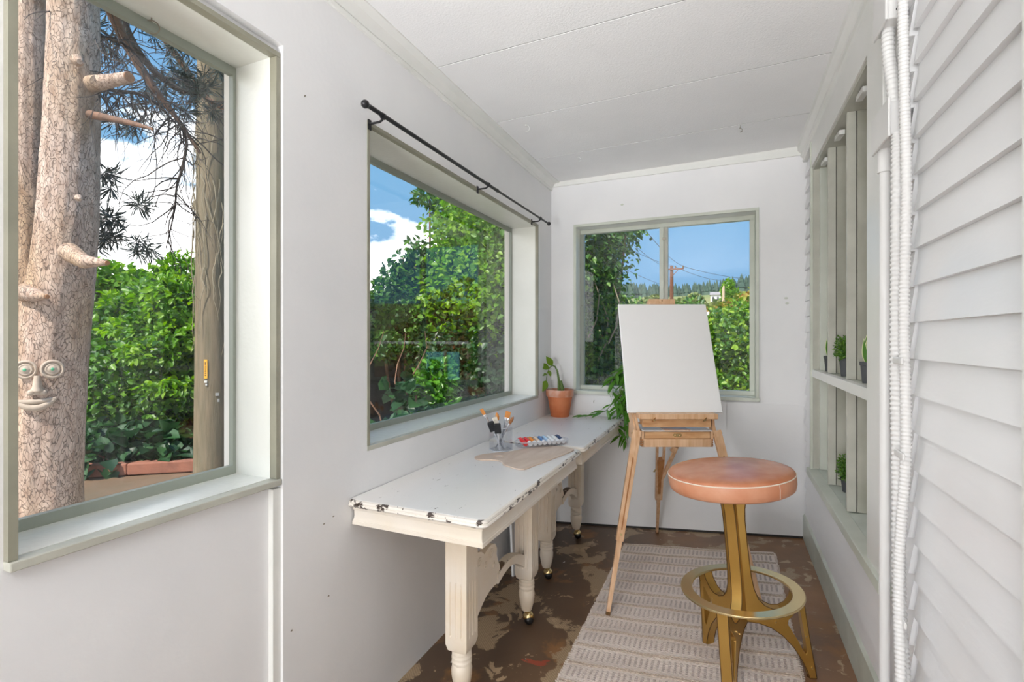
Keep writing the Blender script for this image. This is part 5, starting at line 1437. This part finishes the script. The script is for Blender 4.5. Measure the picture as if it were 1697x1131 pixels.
def tagp(u, v, w, h, m, nm, t=0.004):
    d = pd(u, v, 1.0); A_, B_, C_ = d.x ** 2 + d.y ** 2, -2 * (d.x * pb.x + d.y * pb.y), pb.x ** 2 + pb.y ** 2 - 0.162 ** 2
    p = pd(u, v, (-B_ - math.sqrt(max(B_ * B_ - 4 * A_ * C_, 0))) / (2 * A_))
    n = (Vector((p.x, p.y, 0)) - Vector((pb.x, pb.y, 0))).normalized()
    M_ = face_frame(p, n)
    me = MB().box(-w / 2, w / 2, -h / 2, h / 2, -0.006, t)
    me.v = [tuple(M_ @ Vector(q)) for q in me.v]
    o_ = me.build(nm, m, pl)
    return o_, M_
o_, M_ = tagp(341, 612, 0.030, 0.185, 'tag_orange', 'orange_tag')
for k in range(7):
    q = MB().box(-0.007, 0.007, -0.066 + k * 0.020, -0.054 + k * 0.020, 0.004, 0.005); q.v = [tuple(M_ @ Vector(c_)) for c_ in q.v]; q.build('tag_figure', 'bronze_dark', o_)
tagp(341, 633, 0.026, 0.020, 'tag_metal', 'metal_tag'); tagp(342, 638, 0.016, 0.016, 'tag_metal', 'metal_tag'); tagp(360, 654, 0.030, 0.030, 'tag_metal', 'metal_tag'); tagp(362, 664, 0.016, 0.03, 'tag_metal', 'metal_tag')

# ------------------------------------------------------------------ shrubs
def blobs_at(L):
    return [(*pd(u, v, D), rx_, rx_, rz_) for u, v, D, rx_, rz_ in L]
def shrub(name, label, cat, L, n, size, material, seed, stems=3, group=None, **kw):
    B = blobs_at(L); c = np.array(B)[:, :3].mean(axis=0)
    base = (c[0], c[1], GZ)
    s_ = thing(name, base, label, cat, group)
    foliage('foliage', B, n, size, material, s_, seed, **kw)
    g_ = random.Random(seed)
    for k in range(stems):
        b = B[k % len(B)]
        MB().tube([(c[0] + g_.uniform(-0.25, 0.25), c[1] + g_.uniform(-0.25, 0.25), GZ), ((c[0] + b[0]) / 2, (c[1] + b[1]) / 2, (GZ + b[2]) / 2), (b[0], b[1], b[2] + b[5] * 0.4)], [0.03, 0.022, 0.008], 8).build('stem', 'branch_bark', s_, smooth=60)
    return s_
shrub('leafy_bush', 'tall sunlit green bush between the trunk and the pole', 'bush', [(195, 600, 6.6, 0.75, 0.75), (290, 545, 6.4, 0.55, 0.75), (245, 560, 6.9, 0.6, 0.65), (296, 475, 6.6, 0.34, 0.36), (230, 640, 6.3, 0.8, 0.7), (310, 620, 6.2, 0.6, 0.8), (335, 560, 6.9, 0.6, 0.9), (180, 680, 6.3, 0.8, 0.6), (270, 700, 6.2, 0.7, 0.5), (380, 600, 6.6, 0.8, 1.2)], 23000, 0.088, 'leaf_bush', 11, stems=6, up=0.9)
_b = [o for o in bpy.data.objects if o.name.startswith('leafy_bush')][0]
foliage('sunlit_foliage', blobs_at([(290, 500, 6.0, 0.35, 0.30), (312, 560, 5.95, 0.35, 0.22), (235, 545, 6.2, 0.4, 0.14), (270, 585, 5.9, 0.45, 0.14), (300, 640, 5.8, 0.35, 0.10), (215, 500, 6.6, 0.3, 0.14), (300, 450, 6.4, 0.28, 0.20)]), 2600, 0.085, 'leaf_lime', _b, 19, up=1.4)  # lime colour stands in for sunlight on the bush's upper leaves
shrub('leafy_bush', 'lighter maple-leaved bush just right of the trunk', 'bush', [(170, 480, 7.6, 0.7, 0.35), (140, 520, 7.4, 0.6, 0.6), (215, 480, 7.8, 0.35, 0.25)], 2600, 0.15, 'leaf_lime', 13, stems=3, up=0.9, wid=0.8)
shrub('ground_creeper', 'broad-leaved creeper low along the soil by the red edging', 'plant', [(190, 725, 5.6, 0.4, 0.16), (250, 730, 5.6, 0.45, 0.18), (160, 760, 5.2, 0.3, 0.10), (300, 745, 5.6, 0.35, 0.10)], 700, 0.15, 'leaf_dark', 17, stems=3, up=1.6, wid=0.85)
ed = MB()
for k, (a, b) in enumerate(((pd(60, 822, 4.95), pd(215, 793, 5.15)), (pd(216, 794, 5.15), pd(330, 768, 5.3)))):
    a.z = b.z = GZ + 0.07
    o = MB().bar(a, b, 0.12, 0.14, (0, 0, 1)).build('garden_edging', 'edging_red', None, bevel=0.012)
    tag(o, ('red-brown timber edging piece nearest the trunk' if k == 0 else 'red-brown timber edging piece nearest the old pole'), 'edging', 'timber edging outside the near window')
# second window: dark shed under ivy, a leafy tree, plants under the sill
sh = thing('garden_shed', (-3.9, 4.2, GZ), 'low dark boarded shed smothered in ivy', 'shed')
MB().box(-4.25, -3.325, 3.78, 5.05, GZ, 1.60).build('body', 'shed_board', sh)
zz = GZ
while zz < 1.58:
    MB().hexa([(-3.322, 3.76, zz), (-3.295, 3.76, zz), (-3.295, 5.07, zz), (-3.322, 5.07, zz), (-3.322, 3.76, zz + 0.135), (-3.312, 3.76, zz + 0.135), (-3.312, 5.07, zz + 0.135), (-3.322, 5.07, zz + 0.135)]).build('siding_board', 'shed_board', sh)
    zz += 0.130
MB().hexa([(-4.35, 3.70, 1.60), (-3.22, 3.70, 1.60), (-3.22, 5.1, 1.60), (-4.35, 5.1, 1.60), (-4.35, 3.70, 1.78), (-3.22, 3.70, 1.64), (-3.22, 5.1, 1.64), (-4.35, 5.1, 1.78)]).build('roof', 'shed_board', sh)
shrub('ivy_mound', 'green ivy heaped over the roof of the dark shed', 'ivy', [(628, 522, 5.2, 0.30, 0.22), (660, 500, 5.3, 0.30, 0.30), (692, 480, 5.4, 0.30, 0.38), (710, 530, 5.3, 0.30, 0.42), (600, 535, 5.0, 0.35, 0.25), (632, 572, 4.85, 0.20, 0.14), (715, 590, 5.2, 0.25, 0.35)], 8500, 0.062, 'leaf_ivy', 23, stems=4, wid=0.8)
sp = shrub('climbing_sprig', 'thin leafy sprig reaching up from the ivy against the cloud', 'plant', [(668, 432, 5.2, 0.12, 0.08), (690, 410, 5.2, 0.10, 0.10), (648, 448, 5.2, 0.08, 0.06), (702, 420, 5.2, 0.10, 0.12)], 170, 0.075, 'leaf_ivy', 29, stems=2, wid=0.7)
shrub('leafy_tree', 'bright leafy tree filling the right of the desk window', 'tree', [(800, 400, 5.3, 0.5, 0.55), (776, 440, 5.5, 0.36, 0.40), (850, 380, 5.2, 0.6, 0.6), (830, 470, 5.0, 0.5, 0.5), (770, 500, 5.2, 0.4, 0.5), (860, 500, 4.9, 0.5, 0.5), (752, 372, 5.6, 0.20, 0.10), (748, 500, 5.4, 0.25, 0.4), (880, 300, 5.4, 0.7, 0.6)], 22000, 0.064, 'leaf_lime', 31, stems=5, wid=0.75, clump=4)
shrub('leafy_branch', 'feathery green branch tip against the blue sky', 'tree', [(712, 330, 5.5, 0.16, 0.07), (735, 345, 5.5, 0.16, 0.09), (700, 322, 5.5, 0.08, 0.05)], 420, 0.075, 'leaf_ivy', 37, stems=2, wid=0.35, droop=0.3)
shrub('dark_ivy', 'dark ivy hanging below the leafy tree beside the shed', 'ivy', [(760, 580, 5.3, 0.5, 0.55), (820, 620, 5.2, 0.5, 0.5), (730, 640, 5.4, 0.4, 0.35), (870, 600, 5.0, 0.5, 0.6), (800, 570, 5.0, 0.4, 0.4)], 8500, 0.07, 'leaf_dark', 41, stems=2, wid=0.75)
shrub('laurel_shrub', 'dense glossy shrub in front of the shed below the window', 'shrub', [(722, 640, 4.0, 0.15, 0.20), (712, 670, 3.9, 0.17, 0.16), (738, 625, 4.1, 0.09, 0.16)], 900, 0.075, 'leaf_house', 43, stems=4, wid=0.5, up=1.0)
shrub('broadleaf_plant', 'pale broad-leaved plant nearest the sill of the desk window', 'plant', [(675, 650, 3.7, 0.16, 0.10), (650, 720, 3.2, 0.18, 0.08), (690, 665, 3.6, 0.13, 0.1), (628, 760, 3.0, 0.2, 0.06)], 150, 0.10, 'leaf_dark', 47, stems=5, wid=0.95, up=1.3)
g = random.Random(4)
for k, lab in enumerate(('thin bare twig arching before the shed boards', 'curved brown stem at the left foot of the shed', 'bare leaning stick beside the broad-leaved plant')):
    u0 = (668, 622, 690)[k]
    Q = [pd(u0 + g.uniform(-4, 4), 745 - j * 28, 3.9) + Vector((0.06 * math.sin(j * 0.9 + k), 0.05 * math.sin(j * 1.3), 0)) for j in range(8)]
    Q[0].z = GZ
    tag(MB().tube(Q, [0.009 - 0.0009 * j for j in range(8)], 6).build('bare_stem', 'branch_bark', None, smooth=60), lab, 'twig', 'bare twigs in front of the shed')

# end window: ivy curtain, hedge, orange bush and painted door in the yard
iv = shrub('ivy_curtain', 'thick ivy hanging down the left side of the end window', 'ivy', [(945, 400, 4.9, 0.55, 0.6), (1010, 380, 5.1, 0.26, 0.22), (1040, 372, 5.2, 0.16, 0.12), (958, 490, 4.9, 0.42, 0.5), (990, 470, 5.0, 0.22, 0.35), (960, 570, 4.8, 0.5, 0.5), (1000, 560, 4.9, 0.26, 0.35), (1000, 630, 4.7, 0.36, 0.30), (1030, 640, 4.7, 0.22, 0.20), (950, 660, 4.7, 0.5, 0.4)], 17000, 0.055, 'leaf_ivy', 53, stems=5, wid=0.65, droop=0.5, clump=3)
for u, v in ((975, 560), (990, 600), (1008, 570)):
    P = [pd(u, v, 4.35), pd(u + 14, v - 30, 4.4), pd(u + 18, v - 70, 4.45), pd(u + 8, v - 100, 4.5)]
    MB().tube(P, [0.008, 0.007, 0.006, 0.003], 6).build('bare_vine', 'vine_tan', iv, smooth=60)
shrub('blossom_bush', 'patch of pale pink blossom right of the ivy curtain', 'bush', [(1036, 572, 6.4, 0.16, 0.22), (1042, 590, 6.4, 0.14, 0.14)], 420, 0.06, 'blossom', 59, stems=1)
shrub('hedge_bush', 'sunny yellow-green hedge right of the canvas', 'bush', [(1215, 590, 7.0, 0.6, 0.55), (1260, 575, 6.8, 0.7, 0.65), (1190, 545, 7.4, 0.35, 0.30), (1235, 540, 7.2, 0.45, 0.32), (1180, 620, 7.0, 0.5, 0.5), (1300, 600, 6.8, 0.8, 0.8), (1230, 650, 6.8, 0.7, 0.5)], 12000, 0.080, 'leaf_hedge', 61, stems=4, wid=0.7, up=0.9)
shrub('golden_bush', 'rust and gold tipped bush along the top of the hedge', 'bush', [(1225, 515, 8.0, 0.32, 0.18), (1190, 520, 8.2, 0.25, 0.14), (1250, 505, 8.0, 0.35, 0.25), (1290, 515, 8.0, 0.5, 0.3)], 1500, 0.085, 'leaf_gold', 67, stems=2)
shrub('garden_bush', 'mid-green bushes in the garden behind the canvas', 'bush', [(1075, 580, 10.5, 0.9, 0.8), (1120, 560, 11, 1.0, 0.8), (1150, 560, 11.5, 0.9, 0.8), (1060, 545, 13, 0.8, 0.7)], 5200, 0.13, 'leaf_bush', 71, stems=3)
# things the desk window mirrors through the end window
ob = thing('rust_bush', (4.2, 11.5, GZ), 'orange and rust coloured bush far right of the end window', 'bush')
foliage('foliage', [(3.6, 11.2, 1.2, 1.1, 0.8, 0.9), (4.8, 11.8, 1.3, 1.1, 0.8, 1.0), (4.2, 12.2, 2.1, 1.3, 0.8, 0.8), (2.9, 11.0, 0.8, 0.8, 0.6, 0.7), (5.6, 12.0, 0.9, 0.9, 0.8, 0.9)], 5200, 0.14, 'leaf_rust', ob, 73, wid=0.5)
for k in range(4): MB().tube([(3.4 + 0.6 * k, 11.6, GZ), (3.5 + 0.5 * k, 11.6, 1.0), (3.4 + 0.6 * k, 11.7, 1.9)], [0.04, 0.03, 0.01], 8).build('stem', 'branch_bark', ob)
gt = thing('painted_door', (2.7, 8.6, GZ), 'turquoise panelled door standing among pickets in the yard', 'door')
MB().box(2.25, 3.05, 8.58, 8.62, GZ, 1.0).build('door_leaf', 'turquoise', gt, bevel=0.004)
for x0_, x1_ in ((2.33, 2.60), (2.70, 2.97)): MB().box(x0_, x1_, 8.565, 8.582, 0.05, 0.88).build('door_panel', 'turquoise', gt, bevel=0.006)
pk = None
for k in range(6):
    x = 1.80 + k * 0.07 if k < 4 else 2.52 + (k - 4) * 0.62
    o = MB().poly([(x - 0.028, GZ), (x + 0.028, GZ), (x + 0.028, 0.98), (x, 1.06), (x - 0.028, 0.98)], [], 0.02, lambda a, b, h: (a, 8.50 + h, b)).build('fence_picket', 'weathered')
    tag(o, 'weathered wooden picket standing before the turquoise door', 'picket', 'weathered pickets by the turquoise door')
bm_ = thing('garden_beam', (3.0, 8.55, GZ), 'white painted beam with two amber bulbs over the turquoise door', 'beam')
MB().box(1.4, 4.4, 8.52, 8.60, 1.16, 1.21).build('beam', 'house_white', bm_)
for x in (1.42, 4.36): MB().box(x, x + 0.04, 8.54, 8.58, GZ, 1.16).build('post', 'house_white', bm_)
for x in (2.35, 2.95): MB().lathe([(0.010, 1.16), (0.012, 1.14), (0.030, 1.10), (0.034, 1.075), (0.022, 1.05), (0.004, 1.045)], 14, (x, 8.55, 0)).build('bulb', 'bulb_amber', bm_, smooth=60)

# ------------------------------------------------------------------ far view through the end window
fp = pd(1113, 500, 45)
bp_ = thing('power_pole', (fp.x, fp.y, hz(fp.x, fp.y)), 'tall reddish power pole with a crossarm beyond the garden', 'pole')
zt = pd(1113, 441, 45).z
MB().tube([(fp.x, fp.y, hz(fp.x, fp.y) - 0.3), (fp.x, fp.y, zt)], [0.20, 0.15], 12).build('shaft', 'far_pole', bp_, smooth=60)
za = pd(1113, 447, 45).z
MB().bar((fp.x - 0.55, fp.y - 0.2, za), (fp.x + 1.05, fp.y - 0.2, za), 0.12, 0.12, (0, 0, 1)).build('crossarm', 'far_pole', bp_)
for dx in (-0.5, 0.35, 1.0):
    MB().lathe([(0.05, 0), (0.075, 0.08), (0.05, 0.14), (0.06, 0.20), (0.02, 0.24)], 10, (fp.x + dx, fp.y - 0.2, za + 0.05)).build('insulator', 'bronze_dark', bp_)
MB().bar((fp.x, fp.y - 0.2, za - 0.7), (fp.x + 0.6, fp.y - 0.2, za - 0.05), 0.05, 0.05).build('arm_brace', 'far_pole', bp_)
def wire(a, b, sag, label, r=0.012, grp='overhead power lines'):
    a, b = Vector(a), Vector(b)
    P = [a.lerp(b, k / 24) + Vector((0, 0, -sag * 4 * (k / 24) * (1 - k / 24))) for k in range(25)]
    tag(MB().tube(P, [r] * 25, 5).build('power_line', 'cord_black', None, smooth=60), label, 'wire', grp)
wire((fp.x + 1.0, fp.y - 0.2, za + 0.25), pd(1010, 300, 14), 0.45, 'highest overhead wire crossing the left pane of the end window', 0.014)
wire((fp.x - 0.5, fp.y - 0.2, za + 0.25), pd(960, 315, 14), 0.35, 'second overhead wire from the top in the end window', 0.012)
wire((fp.x + 0.35, fp.y - 0.2, za + 0.25), pd(915, 340, 14), 0.3, 'third overhead wire from the top in the end window', 0.012)
wire((fp.x, fp.y, za - 1.6), pd(900, 370, 16), 0.3, 'lowest overhead wire crossing towards the ivy', 0.012)
wire((fp.x + 0.35, fp.y - 0.2, za + 0.2), (fp.x + 8, fp.y + 60, 14), 1.2, 'overhead wire running right from the power pole crossarm', 0.02)
wire((fp.x + 1.0, fp.y - 0.2, za + 0.2), (fp.x + 16, fp.y + 60, 14), 1.2, 'outer overhead wire running right from the power pole', 0.02)
wire(pd(60, 250, 11), pd(420, 372, 14), 0.1, 'upper wire across the sky between trunk and pole', 0.007)
wire(pd(60, 278, 11), pd(420, 402, 14), 0.1, 'lower wire across the sky between trunk and pole', 0.007)

# far conifer ridge (hundreds of trees) and the lighter trees on the slope
g = random.Random(31)
fo = MB()
for k in range(1500):
    y = g.uniform(215, 275); x = g.uniform(-150, 110)
    z = hz(x, y) - 0.4; h_ = g.uniform(5.5, 8.0) * (1.0 + 0.18 * math.sin(x * 0.09)); r = h_ * g.uniform(0.20, 0.27)
    for (a, b, q) in ((0.05, 0.62, 1.0), (0.35, 0.85, 0.72), (0.62, 1.0, 0.46)):
        fo.lathe([(r * q, h_ * a), (r * q * 0.55, h_ * (a + b) / 2), (0.04, h_ * b)], 7, (x + g.uniform(-.1, .1), y, z), True)
fo_ = fo.build('conifer_forest', 'leaf_conifer')
tag(fo_, 'dark conifer forest along the far ridge', 'forest', kind='stuff')
far_lab = 'rounded light green tree on the far slope'
for k in range(14):
    y = (85, 112, 140)[k % 3] + g.uniform(-6, 6); x = y * (-0.25 + 0.0245 * k + g.uniform(-0.004, 0.004))
    z = hz(x, y); r = min((1.25 + 0.090 * y - z) / 1.6, 2.7) * g.uniform(0.75, 1.0)
    t_ = thing('slope_tree', (x, y, z), far_lab, 'tree', 'light green trees on the far slope')
    foliage('foliage', [(x, y, z + r * 0.75, r, r, r * 0.8), (x + r * 0.6, y, z + r * 0.55, r * 0.7, r * 0.7, r * 0.6)], 800, 0.85, 'leaf_far', t_, 100 + k, wid=0.9)
    MB().tube([(x, y, z - 0.4), (x, y, z + r)], [0.3, 0.15], 7).build('trunk', 'branch_bark', t_)
py_ = pd(1208, 500, 60)
t_ = thing('poplar_tree', (py_.x, py_.y, hz(py_.x, py_.y)), 'upright yellow-green tree standing above the hedge', 'tree')
foliage('foliage', [(*pd(1208, 486, 60), 0.9, 0.9, 1.3), (*pd(1214, 500, 60), 1.1, 1.1, 1.2), (*pd(1206, 474, 60), 0.5, 0.5, 0.8)], 1500, 0.32, 'leaf_lime', t_, 301, wid=0.8)
MB().tube([(py_.x, py_.y, hz(py_.x, py_.y) - 0.3), (py_.x, py_.y, pd(1208, 480, 60).z)], [0.2, 0.08], 7).build('trunk', 'branch_bark', t_)
dp_ = pd(1199, 500, 52)
o = MB().tube([(dp_.x, dp_.y, hz(dp_.x, dp_.y) - 0.3), (dp_.x, dp_.y, pd(1199, 478, 52).z), (dp_.x + 0.05, dp_.y, pd(1199, 474, 52).z)], [0.16, 0.13, 0.06], 9).build('dead_trunk', 'weathered', None, smooth=60)
tag(o, 'pale dead tree trunk left of the upright yellow-green tree', 'tree')
h0 = pd(1186, 494, 110)
ho = thing('far_house', (h0.x, h0.y, hz(h0.x, h0.y)), 'small white house on the far slope', 'house')
zt = pd(1186, 490, 110).z; zg = hz(h0.x, h0.y) - 0.3
MB().box(h0.x - 1.0, h0.x + 1.0, h0.y - 1.5, h0.y + 1.5, zg, zt).build('wall', 'house_white', ho)
MB().loft([[(h0.x - 1.2, h0.y - 1.8, zt), (h0.x - 1.2, h0.y + 1.8, zt), (h0.x - 1.2, h0.y, zt + 0.8)], [(h0.x + 1.2, h0.y - 1.8, zt), (h0.x + 1.2, h0.y + 1.8, zt), (h0.x + 1.2, h0.y, zt + 0.8)]]).build('roof', 'house_roof', ho)
for x in (-0.5, 0.5): MB().box(h0.x + x - 0.2, h0.x + x + 0.2, h0.y - 1.53, h0.y - 1.5, zt - 1.3, zt - 0.4).build('window', 'window_dark', ho)
